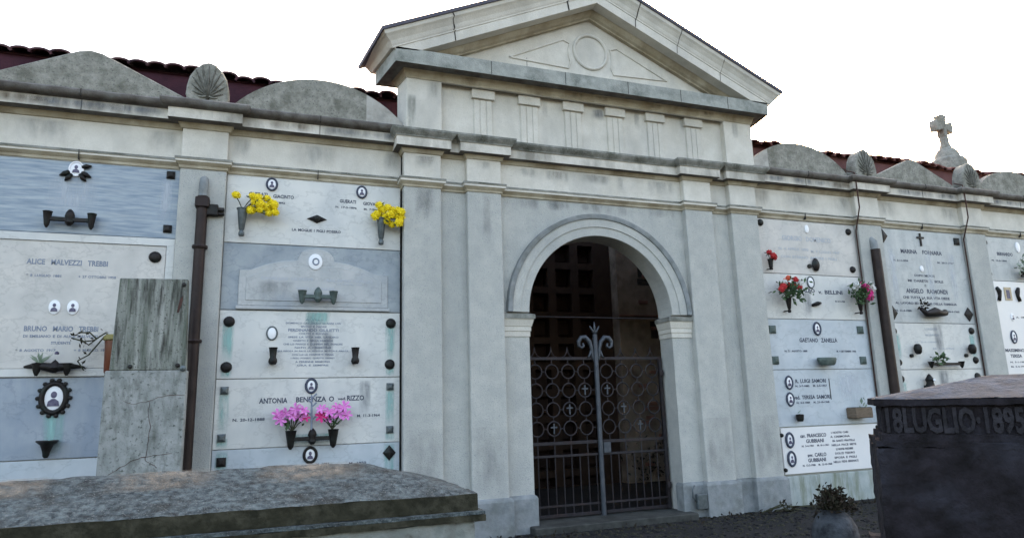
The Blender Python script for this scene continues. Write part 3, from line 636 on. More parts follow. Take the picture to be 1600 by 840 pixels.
D_ = slab('plain white slab lowest on the left, just above the foreground stone lid', -3.04, -.995, .32, 1.14, 'cool_marble')
# second bay
E_ = slab('white slab with two yellow bouquets and two small ringed portraits', -.485, 1.595, 3.53, 4.36, 'white_marble')
for x, z in ((.02, 4.275), (1.10, 4.265)): portrait(E_, x, z, .05, .066, rim='letter_dark', rimw=.014)
inscribe(E_, [('GUERATI', -.13, 4.14, .21, .045), ('GIACINTO', .16, 4.13, .24, .045), ('N. 1892', .10, 4.05, .16, .026), ('GUERATI', .93, 4.13, .20, .045), ('GIOVANNI', 1.24, 4.12, .24, .045), ('N. 17-3-1896', .91, 4.05, .26, .026), ('M. 7-5-1960', 1.25, 4.045, .24, .026), ('LA MOGLIE I FIGLI POSERO', .56, 3.725, .58, .034)])
b = MB(); b.lathe((.56, 0, 3.875), [(.12, 0), (.11, .02), (.05, .03), (0, .034)], 'y', 4, sz=.45); b.lathe((.56, -.02, 3.875), [(.04, 0), (.03, .03), (0, .04)], 'y', 10); b.build('bronze_rosette', 'bronze', E_)
F_ = slab('blue marble slab carrying a pale carved arched tablet with a white medallion', -.485, 1.595, 2.732, 3.522, 'blue_marble')
tab = [(-.30, 2.78), (1.44, 2.78), (1.44, 3.20), (1.30, 3.20), (1.12, 3.27), (.95, 3.32), (.78, 3.345), (.765, 3.40), (.72, 3.455), (.65, 3.485), (.56, 3.497), (.47, 3.485), (.40, 3.455), (.36, 3.40), (.345, 3.345), (.17, 3.325), (0, 3.28), (-.17, 3.21), (-.30, 3.20)]
o = MB().prism(tab, -.016, .005).build('carved_tablet', 'tablet_marble', F_, bevel=.007)
inn = [(-.22, 2.84), (1.36, 2.84), (1.36, 3.11), (1.12, 3.22), (.85, 3.275), (.27, 3.275), (0, 3.22), (-.22, 3.11)]
MB().prism(inn, -.023, -.012).build('inner_field', 'tablet_marble', o, bevel=.006)
MB().box(-.32, 1.46, -.03, .0, 2.737, 2.779).build('sill', 'tablet_marble', o, bevel=.006)
p = MB().lathe((.555, -.016, 3.33), [(.085, 0), (.08, .02), (.06, .024), (0, .025)], 'y', 24, sz=1.2).build('medallion', 'porcelain', F_, smooth=True)
MB().ring((.56, -.042, 3.33), .035, .009, 16, 6, sx=1, sz=1.1).build('medallion_ring', 'letter_grey', p)
inscribe(F_, [('CAVALLINI GIUSEPPE', .24, 3.11, .6, .036), ('RAG. PIETRO CAVALLINI', .97, 3.105, .55, .036), ('N. 1880 M. 1955', .97, 3.06, .3, .02), ('ANITA CAVALLINI', .56, 3.0, .45, .032)], 'letter_faint', y=-.023)
stain(F_, -.2, .35, 2.85, 3.08, -.0255, 'dirt_wash')
G_ = slab('white slab with a long centred epitaph, a grey soot streak and four round bronze studs', -.485, 1.595, 1.94, 2.724, 'white_marble')
studs(G_, [(-.38, 2.59), (-.385, 2.07), (1.48, 2.595), (1.47, 2.09)], 'round', .062)
portrait(G_, .09, 2.46, .05, .07, rim='pewter', figure=False, rimw=.01); b = MB()
G_l = ['A DIO', 'DOMENICO CAV. GIULIO DI ANNI LXIV', 'SPOSO E PADRE', 'FERDINANDO GIULIETTI', 'COLTO E BUONO', 'SPESE LA VITA NEL LAVORO', 'ONESTO E NELLA FAMIGLIA', 'CHE LO PIANGE E CONFIDA NEL SIGNORE', 'NATO A CREMONA', 'QUI RIPOSA IN PACE LA SPOGLIA MORTALE AMATA', 'CON LUI LA CONSORTE TERESA', 'I FIGLI POSERO QUESTO SEGNO', 'A PERENNE MEMORIA', 'ORA E SEMPRE']
wd = [.2, .64, .3, .58, .34, .58, .46, .68, .42, .82, .48, .5, .4, .36]
inscribe(G_, [(t, .56, 2.625 - i * .0415, wd[i], .022 if i != 3 else .036) for i, t in enumerate(G_l)], 'letter_grey')
for x in (-.385, 1.475): stain(G_, x - .07, x + .07, 2.10, 2.58, YS, 'verdigris', topfade=.01); stain(G_, x - .06, x + .06, 1.945, 2.06, YS, 'verdigris', topfade=.01)
stain(G_, .46, .66, 2.1, 2.72, -.0028, 'soot_streak', topfade=.01); stain(G_, .64, .80, 2.1, 2.5, -.0028, 'soot_streak', topfade=.3); stain(G_, .45, .75, 2.55, 2.72, -.0032, 'verdigris', topfade=.01)
H_ = slab('white slab with bold dark name lettering behind the pink lilies', -.485, 1.595, 1.165, 1.932, 'white_marble')
studs(H_, [(-.39, 1.81), (-.395, 1.29), (1.475, 1.82), (1.475, 1.31)], 'square', .05, m='pewter'); portrait(H_, .55, 1.845, .05, .07, rim='letter_dark', rimw=.016)
inscribe(H_, [('ANTONIA', .135, 1.685, .31, .062), ('BENENZA O', .60, 1.69, .43, .062), ('ved.', .905, 1.69, .10, .035), ('RIZZO', 1.065, 1.695, .20, .062), ('N. 20-12-1888', -.12, 1.48, .34, .034), ('M. 11-3-1964', 1.22, 1.485, .27, .034)])
for x in (-.39, 1.475): stain(H_, x - .06, x + .06, 1.31, 1.80, YS, 'verdigris', topfade=.01); stain(H_, x - .065, x + .065, 1.17, 1.28, YS, 'verdigris', topfade=.01)
stain(H_, .3, .9, 1.17, 1.3, YS, 'verdigris', topfade=.01); stain(H_, 1.1, 1.25, 1.5, 1.9, YS, 'soot_streak')
I_ = slab('low white slab half hidden by the foreground stone lid, a small portrait at its centre', -.485, 1.595, .40, 1.158, 'cool_marble')
studs(I_, [(-.385, 1.03)], 'square', .058); studs(I_, [(1.47, 1.04)], 'diamond', .062); portrait(I_, .56, 1.06, .058, .072, rim='bronze', rimw=.018)
inscribe(I_, [('GIUSEPPE RIZZO', .56, .93, .5, .03), ('N. 1885', .7, .955, .15, .02), ('M. 1950', 1.1, .945, .2, .025)])
for x in (-.385, 1.47): stain(I_, x - .07, x + .07, .6, 1.15, YS, 'verdigris', topfade=.01)
# third bay, right of the gateway
x0, x1 = 7.15, 9.28
J_ = slab('pale slab with faint carved name and three dark round studs, top right of the gateway', x0, x1, 3.472, 4.352, 'pale_marble')
studs(J_, [(7.335, 4.28), (9.14, 4.235), (9.13, 3.59)], 'round', .056); portrait(J_, 8.26, 4.23, .04, .07, rim=None, figure=False)
inscribe(J_, [('GIORGIO  DOMENICO', 8.24, 4.06, 1.0, .085), ('N. 4 APRILE 1870', 7.95, 3.88, .6, .045), ('M. 9 LUGLIO 1947', 8.6, 3.86, .6, .045), ('CON ETERNO AMORE I FIGLI', 8.25, 3.75, 1.15, .045)], 'letter_faint')
b = MB(); b.lathe((8.34, 0, 3.635), [(.05, 0), (.075, .03), (.05, .06), (0, .07)], 'y', 12, sz=1.5); b.lathe((8.22, 0, 3.61), [(.035, 0), (.035, .03), (0, .04)], 'y', 10); b.build('bronze_lamp', 'bronze', J_, smooth=True)
K_ = slab('pale slab between the two red bouquets, a white oval portrait over its lettering', x0, x1, 2.752, 3.464, 'white_marble')
portrait(K_, 8.21, 3.345, .06, .085, rim='pewter', figure=False, rimw=.012)
inscribe(K_, [('LUCA BALBO', 7.98, 3.21, .60, .065), ('v. BELLINI', 8.60, 3.195, .50, .065), ('M. 8-11-1958', 8.78, 3.05, .2, .03)])
b = MB(); b.tube([(8.18, -.01, 2.97), (8.27, -.05, 3.0), (8.35, -.02, 3.01)], [.02, .035, .02], 8); b.build('bronze_twig', 'bronze', K_, smooth='all')
stain(K_, 8.0, 8.2, 2.76, 3.2, YS, 'soot_streak')
L_ = slab('light blue slab with four square green studs and a dark rimmed portrait', x0, x1, 1.968, 2.744, 'cool_marble')
studs(L_, [(7.35, 2.58), (9.12, 2.59), (7.345, 2.11), (9.10, 2.10)], 'square', .072, m='green_bronze'); portrait(L_, 8.23, 2.60, .055, .085, rim='letter_dark', rimw=.018)
inscribe(L_, [('GAETANO  ZANELLA', 8.24, 2.42, .76, .068), ('N. 21 AGOSTO 1888', 7.77, 2.25, .44, .032), ('M. 4 SETTEMBRE 1960', 8.78, 2.245, .40, .032)])
M_ = slab('pale blue slab with two portraits stacked at left and a wooden box at right', x0, x1, 1.118, 1.960, 'cool_marble')
portrait(M_, 7.56, 1.77, .055, .085, rim='letter_dark', rimw=.016); portrait(M_, 7.55, 1.52, .055, .085, rim='letter_dark', rimw=.016)
inscribe(M_, [('R. LUIGI SAMORI', 7.99, 1.79, .60, .06), ('N. 3-7-1885   M. 2-5-1957', 7.99, 1.715, .62, .032), ('ved. TERESA SAMORI', 7.98, 1.545, .72, .06), ('N. 4-2-1889   M. 23-10-1968', 7.99, 1.465, .64, .032)])
MB().box(8.345, 8.36, -.003, 0, 1.5, 1.82).build('crack', 'dark_mortar', M_); stain(M_, 8.5, 9.0, 1.4, 1.9, YS, 'bleached_streak')
N_ = slab('bright white plaque, two portraits and lettering in two columns, lowest right of the gateway', 7.30, 9.20, .435, 1.10, 'enamel_white', y=-.02)
portrait(N_, 7.44, .925, .055, .09, y=-.02, rim='letter_dark', rimw=.02); portrait(N_, 7.44, .655, .055, .09, y=-.02, rim='letter_dark', rimw=.02)
col2 = ['I NOSTRI CARI', 'A CREMONA', 'IN SANTI FRATELLI', 'NELLA PACE SIETE', 'LE NOSTRE PREGHIERE', 'DOLCE TESORO', 'SPOSA E FIGLI', 'NELLA FEDE SERENATI']
inscribe(N_, [('cav. FRANCESCO', 7.90, .975, .50, .056), ('GUBBIANI', 7.92, .895, .34, .056), ('N. 3-4-1901   M. 8-1-1961', 7.92, .825, .52, .03), ('avv. CARLO', 7.93, .69, .36, .056), ('GUBBIANI', 7.92, .615, .34, .056), ('N. 12-2-1908   M. 12-10-1968', 7.92, .545, .56, .03)] + [(t, 8.42 + (.06 if i > 1 else 0), 1.0 - i * .062, .34 + .05 * (i % 4), .032) for i, t in enumerate(col2)], y=-.02)
studs(N_, [(7.30, 1.0), (9.19, 1.05), (7.31, .5)], 'round', .03, y=-.015)
# fourth bay
O_ = slab('tall grey blue slab with a dark cross at its head and diamond studs', 9.82, 11.82, 2.725, 4.352, 'grey_marble')
studs(O_, [(9.90, 4.215), (9.89, 2.885), (11.68, 2.89)], 'diamond', .085); studs(O_, [(11.67, 4.21)], 'square', .075)
MB().box(10.765, 10.795, -.02, 0, 4.08, 4.31).box(10.70, 10.86, -.021, 0, 4.215, 4.245).build('bronze_cross', 'bronze', O_); portrait(O_, 10.71, 3.67, .04, .055, rim=None, figure=False)
inscribe(O_, [('MARINA   FORNARA', 10.77, 3.97, .98, .075), ('N. 5-11-1894', 10.25, 3.80, .34, .035), ('M. 29-7-1957', 11.32, 3.80, .40, .035), ('DOPO MORTE', 10.76, 3.55, .48, .04), ('MI DARETE IL SOLE', 10.77, 3.455, .84, .045), ('*', 10.74, 3.37, .05, .05), ('ANGELO  RAIMONDI', 10.76, 3.275, .98, .08), ('CHE TUTTA LA SUA VITA DIEDE', 10.73, 3.16, 1.1, .045), ('AL LAVORO ED AL BENE DELLA FAMIGLIA', 10.71, 3.06, 1.45, .04), ('N. 21-4-1888', 10.15, 2.93, .36, .035), ('M. 18-4-1965', 11.28, 2.93, .38, .035)])
for x in (10.05, 10.9, 11.45): stain(O_, x - .09, x + .09, 3.0, 4.0, YS, 'bleached_streak')
P_ = slab('pale slab with a bar shaped planter, two small dark cups and a soot streak', 9.82, 11.82, 1.945, 2.717, 'white_marble')
studs(P_, [(9.85, 2.58), (11.68, 2.60), (9.87, 2.06), (11.67, 2.09)], 'round', .06)
inscribe(P_, [('LORENZO', 10.72, 2.62, .3, .04), ('MORANDI', 10.72, 2.52, .3, .04), ('N. 2-6-1890', 10.55, 2.40, .5, .03), ('M. 5-3-1955', 10.95, 2.29, .5, .03)], 'letter_faint')
stain(P_, 10.75, 10.98, 2.1, 2.71, YS, 'soot_streak', topfade=.01); stain(P_, 9.82, 9.98, 2.05, 2.55, YS, 'verdigris', topfade=.01); stain(P_, 11.6, 11.75, 2.1, 2.55, YS, 'verdigris', topfade=.01)
Q_ = slab('pale slab just above the dark monument, small bronze lamp and two round studs', 9.82, 11.82, 1.15, 1.937, 'white_marble')
studs(Q_, [(9.865, 1.79), (11.65, 1.81)], 'round', .065); stain(Q_, 10.72, 10.98, 1.4, 1.93, YS, 'soot_streak', topfade=.01); stain(Q_, 9.82, 9.98, 1.3, 1.75, YS, 'verdigris', topfade=.01)
# fifth bay
R__ = slab('grey blue slab at the right edge with a white oval and a green sprig', 12.35, 14.34, 3.53, 4.352, 'grey_marble')
studs(R__, [(12.40, 4.23), (12.385, 3.64)], 'round', .055); portrait(R__, 13.28, 4.19, .06, .10, rim=None, figure=False)
inscribe(R__, [('BERNARDO', 12.90, 4.04, .42, .065), ('GUIDI', 13.62, 4.03, .36, .065), ('N. 12-6-1880', 12.72, 3.91, .4, .035), ('M. 11-2-1949', 13.6, 3.9, .4, .035)])
S_ = slab('bright white slab at the right edge with a small gilt icon between two dark figures', 12.35, 14.34, 1.60, 3.522, 'enamel_white')
studs(S_, [(12.36, 2.62)], 'round', .06)
o = MB().box(12.70, 12.88, -.012, 0, 3.17, 3.41).build('icon', 'icon_gold', S_); MB().box(12.74, 12.83, -.015, -.011, 3.2, 3.36).build('icon_figure', 'photo_ink', o)
for x, s_ in ((12.53, 1), (13.05, -1)):
    MB().tube([(x - .03 * s_, -.012, 3.40), (x + .02 * s_, -.015, 3.33), (x + .02 * s_, -.015, 3.25), (x - .015 * s_, -.012, 3.16)], [.03, .045, .03, .035], 8).build('bronze_figure', 'bronze', S_, smooth='all')
portrait(S_, 12.74, 2.50, .06, .10, rim='letter_dark', rimw=.015); portrait(S_, 12.80, 2.86, .04, .07, rim=None)
inscribe(S_, [('MASSIMINO', 12.72, 2.26, .50, .06), ('TERESA', 12.73, 2.16, .30, .06), ('N. 5-1-1901', 12.75, 2.05, .4, .03), ('M. 2-4-1973', 12.75, 1.97, .4, .03), ('A. 1899', 13.05, 2.86, .3, .03)])

# ------------------------------------------------------------------ vases and flowers
VG, FG = 'wall vases on the memorial slabs', 'bouquets in the wall vases'
def cone_vase(label, x, z0, z1, r0, r1, m='pewter', y=-.1, lean=0):
    t = thing('wall_vase', label, 'vase', (x, -.01, z0), VG); h = z1 - z0
    MB().lathe((x, y, z0), [(r0 * .8, 0), (r0, .01), (r0 * 1.05, h * .12), (r0 * .7, h * .2), (r0, h * .25), (r1 * .92, h * .95), (r1 * 1.08, h * .97), (r1 * 1.08, h), (r1 * .9, h), (r1 * .85, h * .9), (0, h * .9)], seg=14).build('cup', m, t, smooth=True)
    MB().box(x - .012, x + .012, y, .0, z0 + h * .10, z0 + h * .16).build('bracket', 'bronze', t)
    return t
def bar_holder(label, x0, x1, z, cup_h, cup_r, m='bronze', orn=True, y=-.09):
    t = thing('flower_holder', label, 'vase', ((x0 + x1) / 2, -.01, z), VG)
    MB().box(x0, x1, y - .02, y + .02, z - .02, z + .025).box((x0 + x1) / 2 - .02, (x0 + x1) / 2 + .02, y, 0, z - .015, z + .015).build('bar', m, t, bevel=.006)
    for x in (x0 + cup_r * .6, x1 - cup_r * .6):
        MB().lathe((x, y, z - cup_h * .45), [(cup_r * .2, -.03), (cup_r * .55, 0), (cup_r * .7, cup_h * .3), (cup_r, cup_h * .95), (cup_r * 1.1, cup_h), (cup_r * .85, cup_h), (0, cup_h * .8)], seg=12).build('cup', m, t, smooth=True)
    if orn: MB().lathe(((x0 + x1) / 2, y, z - .05), [(.02, -.015), (.045, .02), (.035, .06), (.05, .09), (.04, .13), (.015, .165), (0, .17)], seg=10).build('lamp', m, t, smooth=True)
    return t
def petals_ball(mb, c, r, rnd, n=64, mi=0):
    mb.lathe((c[0], c[1], c[2] - r * .72), [(.01, 0), (r * .52, r * .2), (r * .74, r * .72), (r * .52, r * 1.24), (0, r * 1.44)], seg=10)
    for i in range(n):
        z = 1 - 1.55 * i / n; a = i * 2.39996; q = math.sqrt(max(0, 1 - z * z)); d = Vector((q * math.cos(a), q * math.sin(a), z))
        d = Matrix.Rotation(.9, 3, 'X') @ d; d = d.normalized(); t = d.orthogonal().normalized(); t.rotate(Matrix.Rotation(rnd.uniform(0, 6), 3, d)); b = d.cross(t)
        p0 = Vector(c) + d * r * .25; p1 = Vector(c) + d * r * rnd.uniform(.85, 1.08); wv = t * r * .22
        mb.add([p0, p1 - wv * .8 - b * r * .1, p1 + d * r * .1 + b * r * .12, p1 + wv * .8 - b * r * .1], [(0, 1, 2, 3)], mi)
def lily(mb, c, r, rnd, mi=0):
    ax = Vector((rnd.uniform(-.6, .6), -1, rnd.uniform(-.1, .8))).normalized(); t = ax.orthogonal().normalized(); b = ax.cross(t); C0 = Vector(c)
    for k in range(6):
        a = k * PI / 3 + rnd.uniform(-.15, .15); d = t * math.cos(a) + b * math.sin(a); s_ = ax.cross(d)
        pts = [C0, C0 + d * r * .35 + ax * r * .28 - s_ * r * .20, C0 + d * r * .8 + ax * r * .32 - s_ * r * .25, C0 + d * r * 1.1 + ax * r * .12, C0 + d * r * .8 + ax * r * .32 + s_ * r * .25, C0 + d * r * .35 + ax * r * .28 + s_ * r * .20]
        mb.add(pts, [(0, 1, 2, 3), (0, 3, 4, 5)], mi)
def leaves(mb, c, spread, n, L, rnd, mi=0):
    for i in range(n):
        p = Vector(c) + Vector((rnd.gauss(0, spread[0]), rnd.gauss(0, spread[1]), rnd.gauss(0, spread[2])))
        d = Vector((rnd.uniform(-1, 1), rnd.uniform(-1, .2), rnd.uniform(-.6, 1))).normalized(); s_ = d.orthogonal().normalized(); s_.rotate(Matrix.Rotation(rnd.uniform(0, 6), 3, d)); l_ = L * rnd.uniform(.6, 1.3)
        mb.add([p, p + d * l_ * .5 + s_ * l_ * .22, p + d * l_, p + d * l_ * .5 - s_ * l_ * .22], [(0, 1, 2, 3)], mi)
def bouquet(label, root, blooms, kind, r, seed, leaf_n=14, leaf_m='leaf_green', spread=None, leaf_c=None, leaf_l=.08):
    rnd = random.Random(seed); t = thing('bouquet', label, 'flowers', root, FG); cxs = [b_[0] for b_ in blooms]; czs = [b_[1] for b_ in blooms]
    cc = (sum(cxs) / len(cxs), root[1] - .03, sum(czs) / len(czs)); s_ = MB()
    for bl in blooms:
        x, z, m_ = bl[0], bl[1], bl[2]; y = root[1] - .05 - rnd.uniform(-.04, .06)
        b = MB(); (petals_ball if kind == 'ball' else lily)(b, (x, y, z), r * rnd.uniform(.85, 1.15), rnd); b.build('blossom', m_, t, fix=False)
        s_.tube([root, ((root[0] + x) / 2, (root[1] + y) / 2 + .02, (root[2] + z) / 2 + .01), (x, y + .02, z - .01)], .006, 5)
    s_.build('stems', 'stem_dark', t)
    if leaf_n:
        b = MB(); leaves(b, leaf_c or cc, spread or (.08, .03, .05), leaf_n, leaf_l, rnd); b.build('leaves', leaf_m, t, fix=False)
    return t
# yellow chrysanthemums
Ym = 'yellow_petal'
cone_vase('grey cone vase under the left yellow bouquet', -.295, 3.585, 3.92, .032, .062); cone_vase('grey cone vase under the right yellow bouquet', 1.335, 3.57, 3.91, .032, .062)
bouquet('bunch of yellow chrysanthemums nearest the brown downpipe', (-.295, -.1, 3.90), [(-.37, 4.06, Ym), (-.19, 4.07, Ym), (-.12, 4.04, Ym), (-.03, 4.05, Ym), (.02, 4.00, Ym), (-.17, 4.00, Ym), (-.20, 3.89, Ym), (-.10, 3.90, Ym), (-.03, 3.94, Ym), (.05, 3.92, Ym), (.07, 3.87, Ym), (.0, 3.86, Ym), (-.10, 3.96, Ym), (.05, 3.97, Ym)], 'ball', .050, 11)
bouquet('bunch of yellow chrysanthemums beside the gateway pilaster', (1.335, -.1, 3.89), [(1.30, 4.06, Ym), (1.34, 4.01, Ym), (1.28, 3.95, Ym), (1.25, 3.92, Ym), (1.40, 4.03, Ym), (1.46, 4.01, Ym), (1.53, 4.01, Ym), (1.43, 3.94, Ym), (1.52, 3.94, Ym), (1.58, 3.92, Ym), (1.40, 3.87, Ym), (1.47, 3.83, Ym), (1.54, 3.84, Ym), (1.57, 3.98, Ym), (1.37, 3.93, Ym)], 'ball', .050, 12)
# bronze bar holders
bar_holder('three part bronze holder low on the dark blue streaked slab', -2.27, -1.80, 3.665, .15, .045)
t = thing('flower_holder', 'leafy bronze holder on the tall white framed slab', 'vase', (-2.04, -.01, 2.07), VG)
b = MB(); b.tube([(-2.31, -.06, 2.085), (-2.2, -.08, 2.10), (-2.04, -.10, 2.07), (-1.9, -.08, 2.09), (-1.77, -.06, 2.08)], [.012, .035, .05, .035, .008], 8); b.build('bar', 'bronze', t, smooth='all')
for x in (-2.19, -1.92): MB().lathe((x, -.09, 1.99), [(.012, 0), (.03, .04), (.045, .10), (.05, .13), (0, .12)], seg=10).build('cup', 'bronze', t, smooth=True)
MB().lathe((-2.03, -.1, 2.02), [(.02, 0), (.055, .05), (.04, .10), (.0, .14)], seg=10).build('lamp', 'bronze', t, smooth=True)
rnd = random.Random(5); t = thing('potted_sprig', 'small pale green sprig in the leafy bronze holder', 'plant', (-2.17, -.09, 2.12)); b = MB()
for i in range(16):
    a = rnd.uniform(0, 2 * PI); L = rnd.uniform(.08, .16); d = Vector((math.cos(a) * .7, math.sin(a) * .4, 1)).normalized(); p = Vector((-2.17, -.09, 2.10)); s_ = d.cross(Vector((0, 1, 0))).normalized() * .012
    b.add([p - s_, p + d * L * .6 + s_, p + d * L + Vector((d.x * .05, 0, -.01)), p + d * L * .6 - s_], [(0, 1, 2, 3)])
b.build('leaves', 'leaf_pale', t, fix=False); MB().lathe((-2.02, -.11, 2.22), [(.02, -.01), (.022, .01), (0, .025)], seg=8).build('bud', 'photo_ink', t)
t = thing('wall_vase', 'small dark cup vase below the large ornate portrait', 'vase', (-2.03, -.01, 1.2), VG)
MB().lathe((-2.03, -.09, 1.165), [(.015, 0), (.03, .02), (.035, .06), (.06, .13), (.105, .165), (.10, .175), (0, .15)], seg=12).build('cup', 'bronze', t, smooth=True); MB().box(-2.05, -2.01, -.08, 0, 1.23, 1.26).build('bracket', 'bronze', t)
# amber vase with trailing twig
t = thing('wall_vase', 'amber brown vase with olive rim half hidden by the leaning stele', 'vase', (-1.52, -.12, 2.0), VG)
MB().lathe((-1.50, -.14, 2.0), [(.06, 0), (.075, .02), (.085, .3), (.09, .36), (0, .34)], seg=16).build('cup', 'amber_pot', t, smooth=True)
MB().lathe((-1.50, -.14, 2.345), [(.085, 0), (.105, .015), (.105, .05), (.08, .07), (.03, .075), (0, .07)], seg=16).build('rim', 'olive_rim', t, smooth=True)
MB().box(-1.56, -1.44, -.16, 0, 1.975, 1.998).build('shelf', 'bronze', t)
rnd = random.Random(9); t = thing('trailing_twig', 'bare trailing twig hanging from the amber vase', 'plant', (-1.52, -.14, 2.38)); b = MB(); lf = MB()
for pts in ([(-1.52, -.15, 2.39), (-1.58, -.18, 2.43), (-1.68, -.18, 2.35), (-1.78, -.16, 2.34), (-1.9, -.12, 2.38)], [(-1.62, -.18, 2.40), (-1.72, -.2, 2.30), (-1.80, -.18, 2.36)], [(-1.58, -.18, 2.40), (-1.72, -.16, 2.2), (-1.82, -.14, 2.14), (-1.76, -.12, 2.04)], [(-1.66, -.18, 2.37), (-1.72, -.2, 2.43), (-1.8, -.2, 2.43)]):
    b.tube(pts, .008, 5)
    for p in pts[1:]: leaves(lf, p, (.02, .01, .015), 4, .05, rnd)
b.build('stem', 'stem_dark', t); lf.build('leaves', 'dry_leaf', t, fix=False)
# holders on F, G, H
bar_holder('dark bronze holder on the sill of the carved arched tablet', .38, .80, 2.885, .13, .05, m='green_bronze', y=-.12)
for x, lab in ((.09, 'left dark cup on the epitaph slab, under its oval portrait'), (1.02, 'right dark cup on the epitaph slab, no portrait above it')):
    t = thing('wall_vase', lab, 'vase', (x, -.01, 2.2), VG)
    MB().lathe((x + .02, -.11, 2.09), [(.035, 0), (.05, .03), (.045, .06), (.034, .08), (.045, .18), (.052, .195), (0, .18)], seg=12).build('cup', 'bronze', t, smooth=True); MB().box(x - .01, x + .04, -.1, 0, 2.10, 2.13).build('bracket', 'bronze', t)
bar_holder('long bronze holder of two cups carrying the pink lilies', .30, .84, 1.245, .18, .06, m='bronze', y=-.11)
Pm = 'pink_petal'
bouquet('left bunch of pink lilies on the long bronze holder', (.345, -.11, 1.33), [(.19, 1.52, Pm), (.28, 1.54, Pm), (.38, 1.58, Pm), (.42, 1.51, Pm), (.33, 1.50, Pm), (.46, 1.56, Pm), (.48, 1.48, 'magenta_petal'), (.22, 1.47, Pm)], 'lily', .072, 21, 18, leaf_c=(.30, -.12, 1.45), spread=(.06, .02, .03))
bouquet('right bunch of pink lilies on the long bronze holder', (.79, -.11, 1.34), [(.66, 1.57, Pm), (.74, 1.53, Pm), (.83, 1.58, Pm), (.86, 1.52, Pm), (.76, 1.47, Pm), (.92, 1.59, Pm), (.94, 1.49, Pm), (.66, 1.49, 'magenta_petal')], 'lily', .075, 22, 18, leaf_c=(.80, -.12, 1.45), spread=(.06, .02, .03))
rnd = random.Random(31); t = thing('single_stem', 'thin grey stem standing between the two bunches of pink lilies', 'flowers', (.56, -.12, 1.33)); b = MB()
b.tube([(.56, -.12, 1.32), (.555, -.12, 1.55), (.55, -.11, 1.74)], [.012, .012, .008], 6)
for z, s_ in ((1.45, 1), (1.5, -1), (1.6, 1), (1.64, -1), (1.7, 1)): b.tube([(.556, -.12, z), (.556 + s_ * .05, -.13, z + .05)], [.008, .012], 5)
b.build('stem', 'letter_grey', t)
# right of gateway: red bouquets
cone_vase('small dark vase holding one red flower at the gateway edge', 7.38, 3.50, 3.67, .03, .045, 'bronze', y=-.09)
bouquet('single red flower in the small dark vase by the gateway edge', (7.38, -.09, 3.66), [(7.40, 3.72, 'red_petal'), (7.43, 3.70, 'red_petal'), (7.36, 3.77, 'red_petal')], 'ball', .05, 41, 4)
cone_vase('dark cone vase under the red and white bouquet', 7.62, 2.83, 3.08, .025, .055, 'bronze', y=-.12); cone_vase('dark cone vase under the magenta bouquet', 9.07, 2.83, 3.08, .025, .055, 'bronze', y=-.12)
bouquet('red and white bouquet nearer the gateway', (7.62, -.12, 3.06), [(7.60, 3.36, 'orange_petal'), (7.56, 3.32, 'orange_petal'), (7.46, 3.22, 'red_petal'), (7.42, 3.17, 'red_petal'), (7.70, 3.33, 'red_petal'), (7.72, 3.25, 'red_petal'), (7.80, 3.28, 'white_petal'), (7.80, 3.22, 'red_petal'), (7.50, 3.29, 'white_petal'), (7.62, 3.25, 'red_petal')], 'ball', .048, 42, 170, spread=(.12, .04, .08), leaf_c=(7.62, -.19, 3.16), leaf_l=.09)
bouquet('magenta and white bouquet nearer the far downpipe', (9.07, -.12, 3.06), [(9.12, 3.30, 'magenta_petal'), (9.16, 3.27, 'magenta_petal'), (9.22, 3.12, 'magenta_petal'), (9.18, 3.09, 'magenta_petal'), (9.24, 3.29, 'white_petal'), (9.28, 3.24, 'white_petal'), (8.95, 3.29, 'white_petal'), (9.21, 3.17, 'magenta_petal'), (8.93, 3.23, 'white_petal')], 'ball', .06, 43, 170, spread=(.10, .04, .08), leaf_c=(9.03, -.19, 3.18), leaf_l=.09)
t = thing('flower_holder', 'greenish boat shaped holder on the light blue slab', 'vase', (8.27, -.01, 2.06), VG)
MB().lathe((8.26, -.10, 2.02), [(.10, 0), (.13, .03), (.15, .10), (.14, .12), (0, .09)], seg=16, sx=1.25, sz=.5).build('bowl', 'green_bronze', t, smooth=True); MB().box(8.2, 8.3, -.08, 0, 2.04, 2.08).build('bracket', 'bronze', t)
t = thing('wooden_box', 'small brown wooden planter box on the slab with two stacked portraits', 'box', (8.79, -.01, 1.21)); MB().box(8.62, 8.96, -.20, -.002, 1.205, 1.36).build('box', 'wood_box', t, bevel=.01)
b = MB(); b.box(8.635, 8.945, -.192, -.012, 1.361, 1.368); b.build('soil', 'dark_mortar', t); b = MB(); leaves(b, (8.9, -.1, 1.40), (.03, .02, .02), 8, .09, random.Random(3)); b.build('leaves', 'leaf_pale', t, fix=False)
t = thing('wall_vase', 'tiny dark cup under the stacked portraits', 'vase', (7.63, -.01, 1.2), VG); MB().lathe((7.64, -.07, 1.19), [(.04, 0), (.055, .03), (.06, .10), (.05, .105), (0, .08)], seg=12).build('cup', 'bronze', t, smooth=True); b = MB(); leaves(b, (7.63, -.07, 1.31), (.01, .01, .02), 5, .08, random.Random(2)); b.build('leaves', 'leaf_pale', t, fix=False)
